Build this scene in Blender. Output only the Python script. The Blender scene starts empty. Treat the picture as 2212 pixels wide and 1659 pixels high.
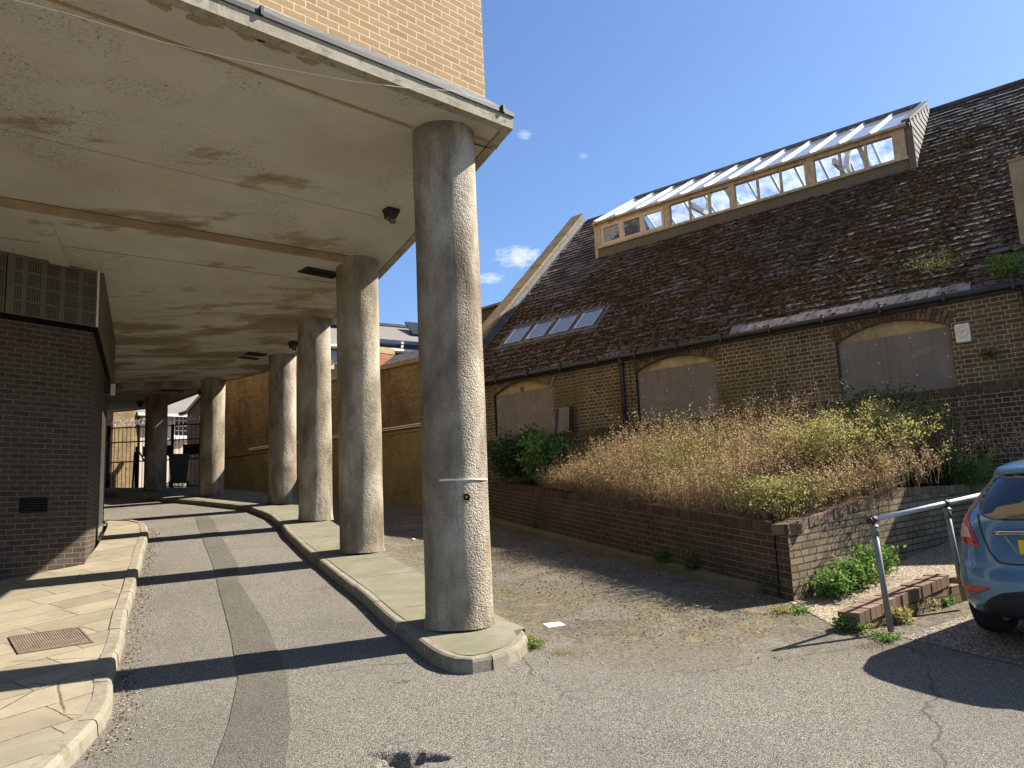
import bpy, math, random
import numpy as np
from mathutils import Vector, Matrix
random.seed(7); RNG = np.random.default_rng(11)
R = math.radians
SC = bpy.context.scene
COL = SC.collection

# ------------------------------------------------------------------ camera
cam_d = bpy.data.cameras.new('camera'); cam = bpy.data.objects.new('camera', cam_d); COL.objects.link(cam)
PITCH, ROLL = R(8.8), R(2.65)
cp, sp = math.cos(PITCH), math.sin(PITCH)
Fv = Vector((0, cp, sp)); U0 = Vector((0, -sp, cp)); R0 = Vector((1, 0, 0))
Rv = math.cos(ROLL)*R0 - math.sin(ROLL)*U0
Uv = math.cos(ROLL)*U0 + math.sin(ROLL)*R0
cam.matrix_world = Matrix(((Rv.x, Uv.x, -Fv.x, 0), (Rv.y, Uv.y, -Fv.y, 0), (Rv.z, Uv.z, -Fv.z, 0), (0, 0, 0, 1)))
cam_d.sensor_width = 36; cam_d.lens = 36*1700/2212
cam_d.clip_start = .05; cam_d.clip_end = 3000
SC.camera = cam

# ------------------------------------------------------------------ sky and sun
SUN_AZ, SUN_EL = 72.5, 42.6          # azimuth from +Y towards +X
w = bpy.data.worlds.new('World'); SC.world = w; w.use_nodes = True
nt = w.node_tree; nt.nodes.clear()
def wn(t, **k):
    n = nt.nodes.new(t)
    for a, b in k.items(): setattr(n, a, b)
    return n
sky = wn('ShaderNodeTexSky', sky_type='NISHITA', sun_disc=False)
sky.sun_elevation = R(SUN_EL); sky.sun_rotation = R(SUN_AZ)
sky.altitude = 50; sky.air_density = 1.0; sky.dust_density = .7; sky.ozone_density = 2.0
bg = wn('ShaderNodeBackground'); bg.inputs['Strength'].default_value = .054
out = wn('ShaderNodeOutputWorld')
# a few small fair-weather clouds low in the sky
tc = wn('ShaderNodeTexCoord')
def cloud(direction, size, stretch, dens):
    d = Vector(direction).normalized()
    side = Vector((d.y, -d.x, 0)).normalized(); up = side.cross(d)
    res = []
    for ax, s in ((side, size*stretch), (up, size)):
        dt = wn('ShaderNodeVectorMath', operation='DOT_PRODUCT'); dt.inputs[1].default_value = ax
        nt.links.new(tc.outputs['Generated'], dt.inputs[0])
        m = wn('ShaderNodeMath', operation='DIVIDE'); m.inputs[1].default_value = s
        nt.links.new(dt.outputs['Value'], m.inputs[0])
        q = wn('ShaderNodeMath', operation='POWER'); q.inputs[1].default_value = 2
        ab = wn('ShaderNodeMath', operation='ABSOLUTE'); nt.links.new(m.outputs[0], ab.inputs[0]); nt.links.new(ab.outputs[0], q.inputs[0])
        res.append(q)
    a = wn('ShaderNodeMath', operation='ADD'); nt.links.new(res[0].outputs[0], a.inputs[0]); nt.links.new(res[1].outputs[0], a.inputs[1])
    nz = wn('ShaderNodeTexNoise'); nz.inputs['Scale'].default_value = 14/(size*30); nz.inputs['Detail'].default_value = 8; nz.inputs['Roughness'].default_value = .62
    mp = wn('ShaderNodeMapping'); mp.inputs['Scale'].default_value = (3, 3, 7)
    nt.links.new(tc.outputs['Generated'], mp.inputs[0]); nt.links.new(mp.outputs[0], nz.inputs['Vector'])
    inv = wn('ShaderNodeMath', operation='MULTIPLY_ADD'); inv.inputs[1].default_value = -.75; inv.inputs[2].default_value = .55
    nt.links.new(a.outputs[0], inv.inputs[0])
    s2 = wn('ShaderNodeMath', operation='ADD'); nt.links.new(inv.outputs[0], s2.inputs[0]); nt.links.new(nz.outputs['Fac'], s2.inputs[1])
    mr = wn('ShaderNodeMapRange'); mr.inputs['From Min'].default_value = .72; mr.inputs['From Max'].default_value = 1.12; mr.inputs['To Max'].default_value = dens
    nt.links.new(s2.outputs[0], mr.inputs['Value'])
    # only on this side of the sky
    dt = wn('ShaderNodeVectorMath', operation='DOT_PRODUCT'); dt.inputs[1].default_value = d
    nt.links.new(tc.outputs['Generated'], dt.inputs[0])
    gt = wn('ShaderNodeMath', operation='GREATER_THAN'); gt.inputs[1].default_value = .5; nt.links.new(dt.outputs['Value'], gt.inputs[0])
    mu = wn('ShaderNodeMath', operation='MULTIPLY'); nt.links.new(mr.outputs[0], mu.inputs[0]); nt.links.new(gt.outputs[0], mu.inputs[1])
    return mu
# directions from azimuth / elevation
def azel(a, e): return (math.sin(R(a))*math.cos(R(e)), math.cos(R(a))*math.cos(R(e)), math.sin(R(e)))
cl = [cloud(azel(1.0, 18.0), .022, 2.2, .75), cloud(azel(-1.4, 16.5), .012, 2.6, .55), cloud(azel(1.9, 26.3), .010, 1.6, .35), cloud(azel(6.3, 24.6), .006, 1.6, .25)]
acc = cl[0]
for c in cl[1:]:
    m = wn('ShaderNodeMath', operation='MAXIMUM'); nt.links.new(acc.outputs[0], m.inputs[0]); nt.links.new(c.outputs[0], m.inputs[1]); acc = m
mx = wn('ShaderNodeMixRGB'); mx.inputs['Color2'].default_value = (7.5, 7.9, 8.4, 1)
tint = wn('ShaderNodeMixRGB', blend_type='MULTIPLY'); tint.inputs[0].default_value = 1; tint.inputs[2].default_value = (.95, 1.12, 1.36, 1); nt.links.new(sky.outputs[0], tint.inputs[1])
nt.links.new(acc.outputs[0], mx.inputs['Fac']); nt.links.new(tint.outputs[0], mx.inputs['Color1'])
nt.links.new(mx.outputs[0], bg.inputs['Color']); nt.links.new(bg.outputs[0], out.inputs['Surface'])

sun_d = bpy.data.lights.new('sun', 'SUN'); sun_d.energy = 5.0; sun_d.angle = R(.53); sun_d.color = (1, .93, .82)
sun = bpy.data.objects.new('sun', sun_d); COL.objects.link(sun)
sdir = Vector(azel(SUN_AZ, SUN_EL)); sun.rotation_euler = sdir.to_track_quat('Z', 'Y').to_euler(); sun.location = sdir*60
SC.view_settings.view_transform = 'Standard'; SC.view_settings.look = 'None'
SC.view_settings.exposure = 1.40; SC.view_settings.gamma = 1
SC.render.engine = 'CYCLES'
SC.cycles.max_bounces = 8; SC.cycles.diffuse_bounces = 5; SC.cycles.transparent_max_bounces = 12

# ------------------------------------------------------------------ material helpers
class NT:
    def __init__(s, name, rough=.9, spec=.3):
        s.m = bpy.data.materials.new(name); s.m.use_nodes = True; s.t = s.m.node_tree; s.t.nodes.clear()
        s.o = s.n('ShaderNodeOutputMaterial'); s.b = s.n('ShaderNodeBsdfPrincipled')
        s.b.inputs['Roughness'].default_value = rough; s.b.inputs['Specular IOR Level'].default_value = spec
        s.l(s.b.outputs[0], s.o.inputs['Surface'])
    def n(s, t, **k):
        n = s.t.nodes.new(t)
        for a, b in k.items(): setattr(n, a, b)
        return n
    def l(s, a, b): s.t.links.new(a, b)
    def coord(s, kind='Object', scale=(1, 1, 1), rot=(0, 0, 0)):
        c = s.n('ShaderNodeTexCoord'); m = s.n('ShaderNodeMapping'); m.inputs['Scale'].default_value = scale; m.inputs['Rotation'].default_value = rot
        s.l(c.outputs[kind], m.inputs[0]); return m.outputs[0]
    def noise(s, vec, sc, det=4, ro=.55, dist=0):
        n = s.n('ShaderNodeTexNoise'); n.inputs['Scale'].default_value = sc; n.inputs['Detail'].default_value = det
        n.inputs['Roughness'].default_value = ro; n.inputs['Distortion'].default_value = dist; s.l(vec, n.inputs['Vector']); return n.outputs['Fac']
    def voro(s, vec, sc, out='Distance', feat='F1'):
        n = s.n('ShaderNodeTexVoronoi'); n.feature = feat; n.inputs['Scale'].default_value = sc; s.l(vec, n.inputs['Vector']); return n.outputs[out]
    def ramp(s, fac, stops):
        n = s.n('ShaderNodeValToRGB'); e = n.color_ramp.elements
        while len(e) < len(stops): e.new(.5)
        for i, (p, c) in enumerate(stops):
            e[i].position = p; e[i].color = tuple(c)+(1,) if len(c) == 3 else c
        s.l(fac, n.inputs[0]); return n.outputs[0]
    def mr(s, fac, a, b, c=0, d=1):
        n = s.n('ShaderNodeMapRange')
        for k, v in (('From Min', a), ('From Max', b), ('To Min', c), ('To Max', d)): n.inputs[k].default_value = v
        s.l(fac, n.inputs['Value']); return n.outputs[0]
    def mix(s, fac, a, b, mode='MIX'):
        n = s.n('ShaderNodeMixRGB', blend_type=mode)
        for i, v in ((0, fac), (1, a), (2, b)):
            if isinstance(v, (int, float)): n.inputs[i].default_value = v if i == 0 else (v, v, v, 1)
            elif isinstance(v, (tuple, list)): n.inputs[i].default_value = tuple(v)+(1,)
            else: s.l(v, n.inputs[i])
        return n.outputs[0]
    def math(s, op, a, b=None):
        n = s.n('ShaderNodeMath', operation=op)
        for i, v in ((0, a), (1, b)):
            if v is None: continue
            if isinstance(v, (int, float)): n.inputs[i].default_value = v
            else: s.l(v, n.inputs[i])
        return n.outputs[0]
    def color(s, c):
        if isinstance(c, (tuple, list)): s.b.inputs['Base Color'].default_value = tuple(c)+(1,)
        else: s.l(c, s.b.inputs['Base Color'])
    def bump(s, h, strength=.5, dist=.01, prev=None):
        n = s.n('ShaderNodeBump'); n.inputs['Strength'].default_value = strength; n.inputs['Distance'].default_value = dist
        s.l(h, n.inputs['Height'])
        if prev is not None: s.l(prev, n.inputs['Normal'])
        s.l(n.outputs[0], s.b.inputs['Normal']); return n.outputs[0]

def brick_mat(name, c1, c2, mortar, dark=(.02, .016, .012), dark_amt=.3, stain=.5, bw=.225, rh=.075, ms=.011, squash=1.0, sqf=2, bump=.6, c3=None, offs=.5, dark_tone=(.5, .62), moss=None):
    k = NT(name, .92, .25)
    uv = k.coord('UV')
    wob = k.noise(uv, 9, 3); wv = k.n('ShaderNodeVectorMath', operation='MULTIPLY_ADD')
    nn = k.n('ShaderNodeTexNoise'); nn.inputs['Scale'].default_value = 11; nn.inputs['Detail'].default_value = 3; k.l(uv, nn.inputs['Vector'])
    k.l(nn.outputs['Color'], wv.inputs[0]); wv.inputs[1].default_value = (.010, .010, 0); k.l(uv, wv.inputs[2])
    b = k.n('ShaderNodeTexBrick'); b.offset = offs; b.squash = squash; b.squash_frequency = sqf; b.offset_frequency = 2
    b.inputs['Scale'].default_value = 1; b.inputs['Mortar Size'].default_value = ms*.5; b.inputs['Mortar Smooth'].default_value = .25
    b.inputs['Bias'].default_value = 0; b.inputs['Brick Width'].default_value = bw; b.inputs['Row Height'].default_value = rh
    b.inputs['Color1'].default_value = (0, 0, 0, 1); b.inputs['Color2'].default_value = (1, 1, 1, 1); b.inputs['Mortar'].default_value = (.5, .5, .5, 1)
    k.l(wv.outputs[0], b.inputs['Vector'])
    rnd = b.outputs['Color']
    stops = [(0, c1), (.5, c2), (1, c3 or c1)]
    base = k.ramp(rnd, stops)
    spk = k.noise(uv, 60, 4, .7)
    base = k.mix(.45, base, k.ramp(spk, [(.25, (.35, .33, .3)), (.75, (1.25, 1.2, 1.15))]), 'MULTIPLY')
    # individually burnt bricks
    base = k.mix(k.math('MULTIPLY', k.mr(rnd, .78, .84), dark_amt), base, dark)
    mor = k.mix(.5, mortar, k.ramp(k.noise(uv, 40, 3), [(.3, (.5, .48, .45)), (.7, (1.15, 1.1, 1.05))]), 'MULTIPLY')
    colr = k.mix(b.outputs['Fac'], base, mor)
    big = k.noise(k.coord('UV', (1, .55, 1)), 1.3, 6, .6)
    colr = k.mix(k.math('MULTIPLY', k.mr(big, dark_tone[0], dark_tone[1]+.1), stain), colr, dark)
    if moss:
        mz = k.noise(k.coord('UV', (1, .5, 1)), .9, 5, .65, .4)
        colr = k.mix(k.math('MULTIPLY', k.mr(mz, .5, .66), .7), colr, moss)
    k.color(colr)
    h = k.math('ADD', k.math('MULTIPLY', b.outputs['Fac'], -1.0), k.math('MULTIPLY', spk, .35))
    k.bump(h, bump, .008)
    return k.m

def plain(name, c, rough=.6, spec=.4, metal=0, var=.25, sc=6, bump=0, dirt=None, dirt_amt=.4, kind='Object'):
    k = NT(name, rough, spec); k.b.inputs['Metallic'].default_value = metal
    v = k.coord(kind); nz = k.noise(v, sc, 6, .6)
    lo = tuple(x*(1-var) for x in c); hi = tuple(min(1, x*(1+var)) for x in c)
    cc = k.ramp(nz, [(.3, lo), (.7, hi)])
    if dirt:
        cc = k.mix(k.math('MULTIPLY', k.mr(k.noise(v, sc*.6, 8, .7, .5), .48, .68), dirt_amt), cc, dirt)
    k.color(cc)
    if bump: k.bump(k.noise(v, sc*14, 5, .7), bump, .006)
    return k.m

M = {}
M['tan_brick'] = brick_mat('tan_brick', (.31, .21, .108), (.36, .25, .132), (.52, .43, .29), dark_amt=.0, stain=.12, c3=(.285, .19, .098), bump=.6, ms=.016)
M['brown_brick'] = brick_mat('brown_brick', (.058, .044, .034), (.080, .060, .047), (.17, .145, .115), dark=(.05, .035, .028), dark_amt=.35, stain=.45, c3=(.05, .037, .029), bump=.8, ms=.014)
M['hall_brick'] = brick_mat('hall_brick', (.15, .115, .062), (.095, .073, .042), (.42, .355, .235), dark_amt=.6, stain=.45, squash=.5, c3=(.175, .135, .075), bump=.9, bw=.23, ms=.015, moss=(.10, .075, .03))
M['retain_brick'] = brick_mat('retain_brick', (.080, .052, .036), (.052, .036, .027), (.30, .26, .20), dark_amt=.6, stain=.4, c3=(.11, .064, .046), squash=.5, bw=.23, bump=.9, ms=.014)
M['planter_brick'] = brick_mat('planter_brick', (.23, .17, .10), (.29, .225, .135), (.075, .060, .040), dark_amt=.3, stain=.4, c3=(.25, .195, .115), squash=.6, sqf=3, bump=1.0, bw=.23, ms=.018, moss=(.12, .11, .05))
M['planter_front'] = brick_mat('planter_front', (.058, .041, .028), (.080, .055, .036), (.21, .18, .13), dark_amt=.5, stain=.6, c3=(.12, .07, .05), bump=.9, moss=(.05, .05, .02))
M['yard_brick'] = brick_mat('yard_brick', (.24, .17, .085), (.165, .115, .058), (.27, .205, .12), dark_amt=.5, stain=.6, squash=.5, c3=(.31, .21, .095), bump=.9, bw=.23, moss=(.08, .055, .025))
M['red_brick'] = brick_mat('red_brick', (.42, .14, .08), (.36, .11, .06), (.50, .38, .28), dark_amt=.4, stain=.3, c3=(.46, .17, .10))
M['stock_brick'] = brick_mat('stock_brick', (.46, .38, .22), (.38, .30, .17), (.50, .43, .30), dark_amt=.4, stain=.35, squash=.5, c3=(.50, .42, .26))

def loose_brick(name, c1, c2, c3, moss=.3):
    k = NT(name, .93, .25); g = k.n('ShaderNodeNewGeometry'); v = k.coord('Object')
    base = k.ramp(g.outputs['Random Per Island'], [(0, c1), (.5, c2), (1, c3)])
    base = k.mix(.5, base, k.ramp(k.noise(v, 45, 5, .7), [(.25, (.35, .33, .3)), (.75, (1.2, 1.15, 1.1))]), 'MULTIPLY')
    base = k.mix(k.math('MULTIPLY', k.mr(k.noise(v, 5, 6, .65), .5, .65), moss), base, (.09, .085, .035))
    k.color(base); k.bump(k.noise(v, 55, 5, .7), .6, .006); return k.m
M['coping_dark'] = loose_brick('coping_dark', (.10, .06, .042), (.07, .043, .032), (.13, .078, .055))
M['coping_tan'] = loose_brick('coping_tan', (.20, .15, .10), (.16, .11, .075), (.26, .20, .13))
M['arch_brick'] = loose_brick('arch_brick', (.13, .09, .05), (.09, .065, .042), (.20, .14, .08), .15)
M['arch_tan'] = loose_brick('arch_tan', (.24, .17, .085), (.16, .11, .055), (.28, .20, .10), .25)
M['low_brick'] = loose_brick('low_brick', (.24, .17, .12), (.19, .125, .09), (.28, .19, .13), .2)

def soffit_mat():
    k = NT('soffit_plaster', .85, .3); v = k.coord('Object')
    c = k.ramp(k.noise(v, 1.1, 6, .6), [(.3, (.44, .42, .365)), (.7, (.53, .51, .45))])
    # long damp stains, brown
    s1 = k.noise(k.coord('Object', (.6, 1.0, 1), (0, 0, R(-45))), 1.0, 11, .62, .15)
    dist = k.n('ShaderNodeSeparateXYZ'); k.l(k.coord('Object'), dist.inputs[0])
    far = k.mr(dist.outputs['Y'], -3.5, 4, .0, .13)
    s1b = k.math('ADD', s1, far)
    c = k.mix(k.mr(s1b, .60, .645, 0, .72), c, (.25, .185, .10))
    c = k.mix(k.mr(s1b, .655, .70, 0, .5), c, (.12, .085, .045))
    s2 = k.noise(k.coord('Object', (.3, 1.4, 1), (0, 0, R(-45))), 1.7, 8, .72, .3)
    c = k.mix(k.mr(k.math('ADD', s2, far), .68, .76, 0, .5), c, (.12, .09, .05))
    c = k.mix(k.mr(k.noise(k.coord('Object', (1, 1, 1), (0, 0, .6)), .45, 5, .6, .3), .40, .62, 0, .35), c, (.38, .32, .22))
    # black mould specks in patches
    sp_ = k.noise(v, 38, 5, .8); pm = k.noise(v, .9, 3, .5, .8)
    c = k.mix(k.math('MULTIPLY', k.mr(sp_, .54, .64), k.mr(pm, .48, .62)), c, (.07, .055, .035))
    c = k.mix(k.mr(k.noise(v, 14, 7, .75), .5, .8, 0, .25), c, (.30, .24, .16))
    k.color(c); k.bump(k.math('ADD', k.noise(v, 7, 6, .65), k.math('MULTIPLY', k.noise(v, 70, 4, .6), .25)), .35, .012); return k.m
M['soffit'] = soffit_mat()

def column_mat():
    k = NT('roughcast_render', .9, .3); oi = k.n('ShaderNodeObjectInfo'); rv = k.math('MULTIPLY', oi.outputs['Random'], 37.0)
    def oc(scale=(1, 1, 1)):
        a_ = k.n('ShaderNodeVectorMath', operation='ADD'); k.l(k.coord('Object', scale), a_.inputs[0]); k.l(rv, a_.inputs[1]); return a_.outputs[0]
    v = oc(); vz = k.coord('Object')
    c = k.ramp(k.noise(oc((1, 1, .45)), 2.2, 7, .62, .3), [(.30, (.11, .085, .058)), (.44, (.25, .205, .145)), (.60, (.44, .385, .29)), (.78, (.56, .50, .39))])
    # dirt near the foot and streaks down
    st = k.noise(oc((5, 5, .5)), 1.6, 6, .7)
    c = k.mix(k.mr(st, .55, .72, 0, .55), c, (.16, .13, .095))
    sep = k.n('ShaderNodeSeparateXYZ'); k.l(vz, sep.inputs[0])
    foot = k.math('MULTIPLY', k.mr(sep.outputs['Z'], 1.1, .0, 0, 1), k.mr(k.noise(oc((2.5, 2.5, 1)), 1.5, 5, .6), .4, .62))
    c = k.mix(k.math('MULTIPLY', foot, .85), c, (.12, .095, .06))
    topd = k.math('MULTIPLY', k.mr(sep.outputs['Z'], 3.6, 5.2, 0, 1), k.mr(k.noise(oc((4, 4, .6)), 1.3, 5, .6), .42, .6))
    c = k.mix(k.math('MULTIPLY', topd, .6), c, (.13, .105, .075))
    c = k.mix(k.mr(k.noise(v, 70, 5, .75), .46, .60, 0, .5), c, (.14, .115, .08))
    k.color(c)
    sm = k.mr(k.noise(oc((2.6, 2.6, .3)), 1.2, 4, .5), .42, .60, .25, 1)   # worn smooth in places
    p = k.math('MULTIPLY', k.voro(v, 62, 'Distance', 'SMOOTH_F1'), -1.2)
    p = k.math('ADD', p, k.math('MULTIPLY', k.noise(v, 85, 4, .7), .6))
    p = k.math('MULTIPLY', p, sm)
    p = k.math('ADD', p, k.math('MULTIPLY', k.noise(v, 14, 4, .6), .7))
    k.bump(p, 1.0, .018); return k.m
M['column'] = column_mat()

def asphalt(name, base, chip, dark, sc=105, moss=0, big=.35, chips=.5):
    k = NT(name, .95, .2); v = k.coord('Object')
    cell = k.n('ShaderNodeTexVoronoi'); cell.inputs['Scale'].default_value = sc; k.l(v, cell.inputs['Vector'])
    sepc = k.n('ShaderNodeSeparateXYZ'); k.l(cell.outputs['Color'], sepc.inputs[0])
    c = k.ramp(sepc.outputs['X'], [(0, dark), (.35, base), (chips+.2, chip), (1, tuple(min(1, x*1.35) for x in chip))])
    c = k.mix(k.mr(cell.outputs['Distance'], .35, .62, 0, .75), c, tuple(x*.45 for x in dark))
    c = k.mix(big, c, k.ramp(k.noise(v, .55, 7, .62, .4), [(.3, (.55, .55, .55)), (.5, (1, 1, 1)), (.75, (1.2, 1.16, 1.12))]), 'MULTIPLY')
    c = k.mix(k.mr(k.noise(v, 6, 6, .7), .55, .8, 0, .45), c, tuple(x*.5 for x in base))
    if moss:
        sep = k.n('ShaderNodeSeparateXYZ'); k.l(v, sep.inputs[0])
        # the yard on the wall side is old and mossy
        q = k.math('ADD', k.math('MULTIPLY', sep.outputs['X'], .92), k.math('MULTIPLY', sep.outputs['Y'], .39))
        mk = k.math('MULTIPLY', k.mr(q, 2.55, 3.3), k.mr(sep.outputs['Y'], 6.2, 7.6))
        mk2 = k.math('MULTIPLY', mk, k.mr(k.noise(v, 1.6, 8, .72, .6), .36, .50))
        c = k.mix(k.math('MULTIPLY', mk2, moss), c, k.ramp(k.noise(v, 26, 6, .75), [(.36, (.030, .025, .015)), (.5, (.11, .09, .045)), (.64, (.30, .25, .16))]))
        c = k.mix(k.math('MULTIPLY', mk, k.mr(k.noise(v, 2.8, 7, .7, .3), .60, .67, 0, .6)), c, (.30, .20, .07))
        c = k.mix(k.math('MULTIPLY', mk, k.mr(k.noise(k.coord('Object', (1, 1, 1), (0, 0, .5)), 1.1, 7, .7, .3), .54, .60, 0, .55)), c, (.075, .07, .065))
    # hairline cracks, darker worn tracks and paler scoured patches
    wp = k.n('ShaderNodeVectorMath', operation='MULTIPLY_ADD'); wn_ = k.n('ShaderNodeTexNoise'); wn_.inputs['Scale'].default_value = 2.2; wn_.inputs['Detail'].default_value = 6
    k.l(v, wn_.inputs['Vector']); k.l(wn_.outputs['Color'], wp.inputs[0]); wp.inputs[1].default_value = (.5, .5, 0); k.l(v, wp.inputs[2])
    ce = k.n('ShaderNodeTexVoronoi'); ce.feature = 'DISTANCE_TO_EDGE'; ce.inputs['Scale'].default_value = .42; k.l(wp.outputs[0], ce.inputs['Vector'])
    crk = k.math('MULTIPLY', k.mr(ce.outputs['Distance'], .007, .0, 0, 1), k.mr(k.noise(v, .5, 3), .50, .58))
    c = k.mix(k.math('MULTIPLY', crk, .85), c, (.03, .025, .02))
    c = k.mix(k.mr(k.noise(k.coord('Object', (1.0, .35, 1), (0, 0, R(-22))), .9, 5, .6), .48, .66, 0, .35), c, tuple(x*.55 for x in base))
    c = k.mix(k.mr(k.noise(v, 3.3, 6, .75), .62, .7, 0, .5), c, tuple(x*.4 for x in base))
    k.color(c)
    h = k.math('ADD', k.math('MULTIPLY', cell.outputs['Distance'], -1), k.math('MULTIPLY', k.noise(v, 30, 4, .6), .5))
    k.bump(h, .8, .008); return k.m
M['asphalt'] = asphalt('worn_asphalt', (.225, .203, .168), (.37, .338, .285), (.06, .052, .042), sc=165, moss=.85)
M['patch'] = asphalt('asphalt_patch', (.165, .152, .122), (.235, .215, .175), (.06, .053, .043), sc=160)
M['gravel'] = asphalt('path_gravel', (.36, .29, .20), (.54, .45, .33), (.14, .105, .07), sc=75, big=.3)

def slab_mat():
    k = NT('paving_flags', .9, .25); uv = k.coord('UV')
    nn = k.n('ShaderNodeTexNoise'); nn.inputs['Scale'].default_value = 3; nn.inputs['Detail'].default_value = 6; k.l(uv, nn.inputs['Vector'])
    wv = k.n('ShaderNodeVectorMath', operation='MULTIPLY_ADD'); wv.inputs[1].default_value = (.05, .035, 0)
    k.l(nn.outputs['Color'], wv.inputs[0]); k.l(uv, wv.inputs[2])
    b = k.n('ShaderNodeTexBrick'); b.offset = .37; b.squash = .78; b.squash_frequency = 3
    for n_, v_ in (('Scale', 1), ('Mortar Size', .0075), ('Mortar Smooth', .2), ('Brick Width', .86), ('Row Height', .46), ('Bias', 0)): b.inputs[n_].default_value = v_
    b.inputs['Color1'].default_value = (0, 0, 0, 1); b.inputs['Color2'].default_value = (1, 1, 1, 1); b.inputs['Mortar'].default_value = (.5, .5, .5, 1)
    k.l(wv.outputs[0], b.inputs['Vector'])
    c = k.ramp(b.outputs['Color'], [(0, (.245, .21, .15)), (.5, (.30, .26, .185)), (1, (.22, .195, .14))])
    c = k.mix(.6, c, k.ramp(k.noise(uv, 2.2, 8, .7, .4), [(.3, (.6, .58, .55)), (.7, (1.2, 1.18, 1.12))]), 'MULTIPLY')
    c = k.mix(k.mr(k.noise(uv, 90, 3, .7), .55, .75, 0, .5), c, (.15, .125, .085))
    crack = k.n('ShaderNodeTexVoronoi'); crack.feature = 'DISTANCE_TO_EDGE'; crack.inputs['Scale'].default_value = .75; k.l(wv.outputs[0], crack.inputs['Vector'])
    cr = k.math('MULTIPLY', k.mr(crack.outputs['Distance'], .006, .0, 0, 1), k.mr(k.noise(uv, .8, 2), .5, .55))
    jt = k.math('MAXIMUM', b.outputs['Fac'], cr)
    c = k.mix(jt, c, k.ramp(k.noise(uv, 25, 4), [(.4, (.035, .03, .022)), (.65, (.20, .16, .10))]))
    k.color(c); k.bump(k.math('ADD', k.math('MULTIPLY', jt, -1), k.math('MULTIPLY', k.noise(uv, 40, 6, .7), .5)), .6, .008); return k.m
M['flags'] = slab_mat()

def conc(name, c, dirt, amt=.5, sc=2.5, b=.5, green=None):
    k = NT(name, .92, .25); v = k.coord('Object')
    cc = k.ramp(k.noise(v, sc, 8, .65, .3), [(.3, tuple(x*.72 for x in c)), (.7, tuple(x*1.15 for x in c))])
    cc = k.mix(k.mr(k.noise(v, 110, 3, .7), .5, .72, 0, .45), cc, tuple(x*.45 for x in c))
    cc = k.mix(k.mr(k.noise(v, sc*2, 7, .7, .6), .50, .68, 0, amt), cc, dirt)
    if green: cc = k.mix(k.mr(k.noise(v, 1.5, 6, .7), .42, .6, 0, .6), cc, green)
    k.color(cc); k.bump(k.noise(v, 60, 6, .7), b, .006); return k.m
M['kerb'] = conc('kerb_stone', (.255, .225, .165), (.11, .09, .06), .75, 3.5, .7)
M['island'] = conc('island_concrete', (.22, .20, .145), (.13, .11, .075), .55, green=(.15, .148, .08))
M['fascia'] = conc('fascia_concrete', (.34, .31, .235), (.08, .065, .05), .85, 3.5)
M['peel'] = conc('peeled_plaster', (.34, .25, .15), (.20, .14, .08), .3, 6, .3)
M['render'] = conc('old_cement_render', (.25, .19, .085), (.09, .06, .027), .65, .9, .4, green=(.16, .13, .05))
M['coping_stone'] = conc('coping_stone', (.27, .215, .125), (.07, .05, .03), .75, 2.5, .9)
M['chimney_render'] = conc('chimney_render', (.30, .25, .16), (.17, .14, .09), .3, 2)
def board_mat():
    k = NT('grey_board', .72, .3); v = k.coord('Object')
    c = k.ramp(k.noise(v, 1.6, 6, .6), [(.3, (.155, .137, .115)), (.7, (.20, .178, .15))])
    c = k.mix(k.mr(k.noise(k.coord('Object', (9, 9, .7)), 1.5, 6, .7), .52, .68, 0, .5), c, (.085, .068, .05))
    c = k.mix(k.mr(k.noise(k.coord('Object', (1, 1, 2.5), (0, R(35), 0)), 1.1, 4, .6), .60, .68, 0, .55), c, (.26, .235, .20))
    k.color(c); k.bump(k.noise(v, 3, 3), .3, .03); return k.m
M['board'] = board_mat()
M['plaster_tymp'] = plain('stained_plaster', (.42, .32, .17), .9, .2, var=.3, sc=5, dirt=(.16, .10, .05), dirt_amt=.6)
M['lead'] = plain('lead_flashing', (.13, .133, .14), .65, .4, metal=.1, var=.5, sc=9, bump=.3, dirt=(.035, .035, .037), dirt_amt=.8)
M['lead_light'] = plain('pale_lead', (.095, .097, .10), .6, .35, var=.45, sc=7, bump=.3, dirt=(.05, .05, .055), dirt_amt=.6)
M['timber'] = plain('weathered_timber', (.46, .38, .27), .8, .25, var=.25, sc=9, bump=.3, dirt=(.18, .13, .08), dirt_amt=.6)
M['upvc'] = plain('cream_frame', (.56, .46, .34), .45, .4, var=.08, sc=5)
M['white_bar'] = plain('white_bar', (.80, .78, .72), .45, .4, var=.08, sc=5, dirt=(.5, .46, .38), dirt_amt=.3)
M['black'] = plain('black_plastic', (.012, .012, .013), .4, .5, var=.2)
M['gutter'] = plain('black_gutter', (.016, .016, .018), .45, .5, var=.3, sc=8, dirt=(.06, .055, .05), dirt_amt=.4)
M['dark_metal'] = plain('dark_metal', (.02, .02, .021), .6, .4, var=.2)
M['panel'] = plain('grey_green_panel', (.115, .105, .08), .7, .3, var=.12, sc=4, dirt=(.09, .08, .055), dirt_amt=.4)
M['hole'] = plain('hole_black', (.006, .006, .006), .95, .1, var=0)
M['galv'] = plain('galvanised_steel', (.22, .225, .225), .6, .4, metal=.3, var=.22, sc=14, bump=.1, dirt=(.16, .15, .14), dirt_amt=.35)
M['galv_top'] = plain('worn_bright_steel', (.50, .51, .51), .55, .4, metal=.15, var=.12, sc=12)
M['iron'] = plain('rusty_iron', (.17, .125, .09), .7, .4, metal=.2, var=.3, sc=12, dirt=(.26, .21, .15), dirt_amt=.5)
M['white'] = plain('off_white', (.72, .68, .56), .6, .3, var=.08)
M['white_paint'] = plain('white_paint', (.80, .79, .76), .6, .3, var=.05)
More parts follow.
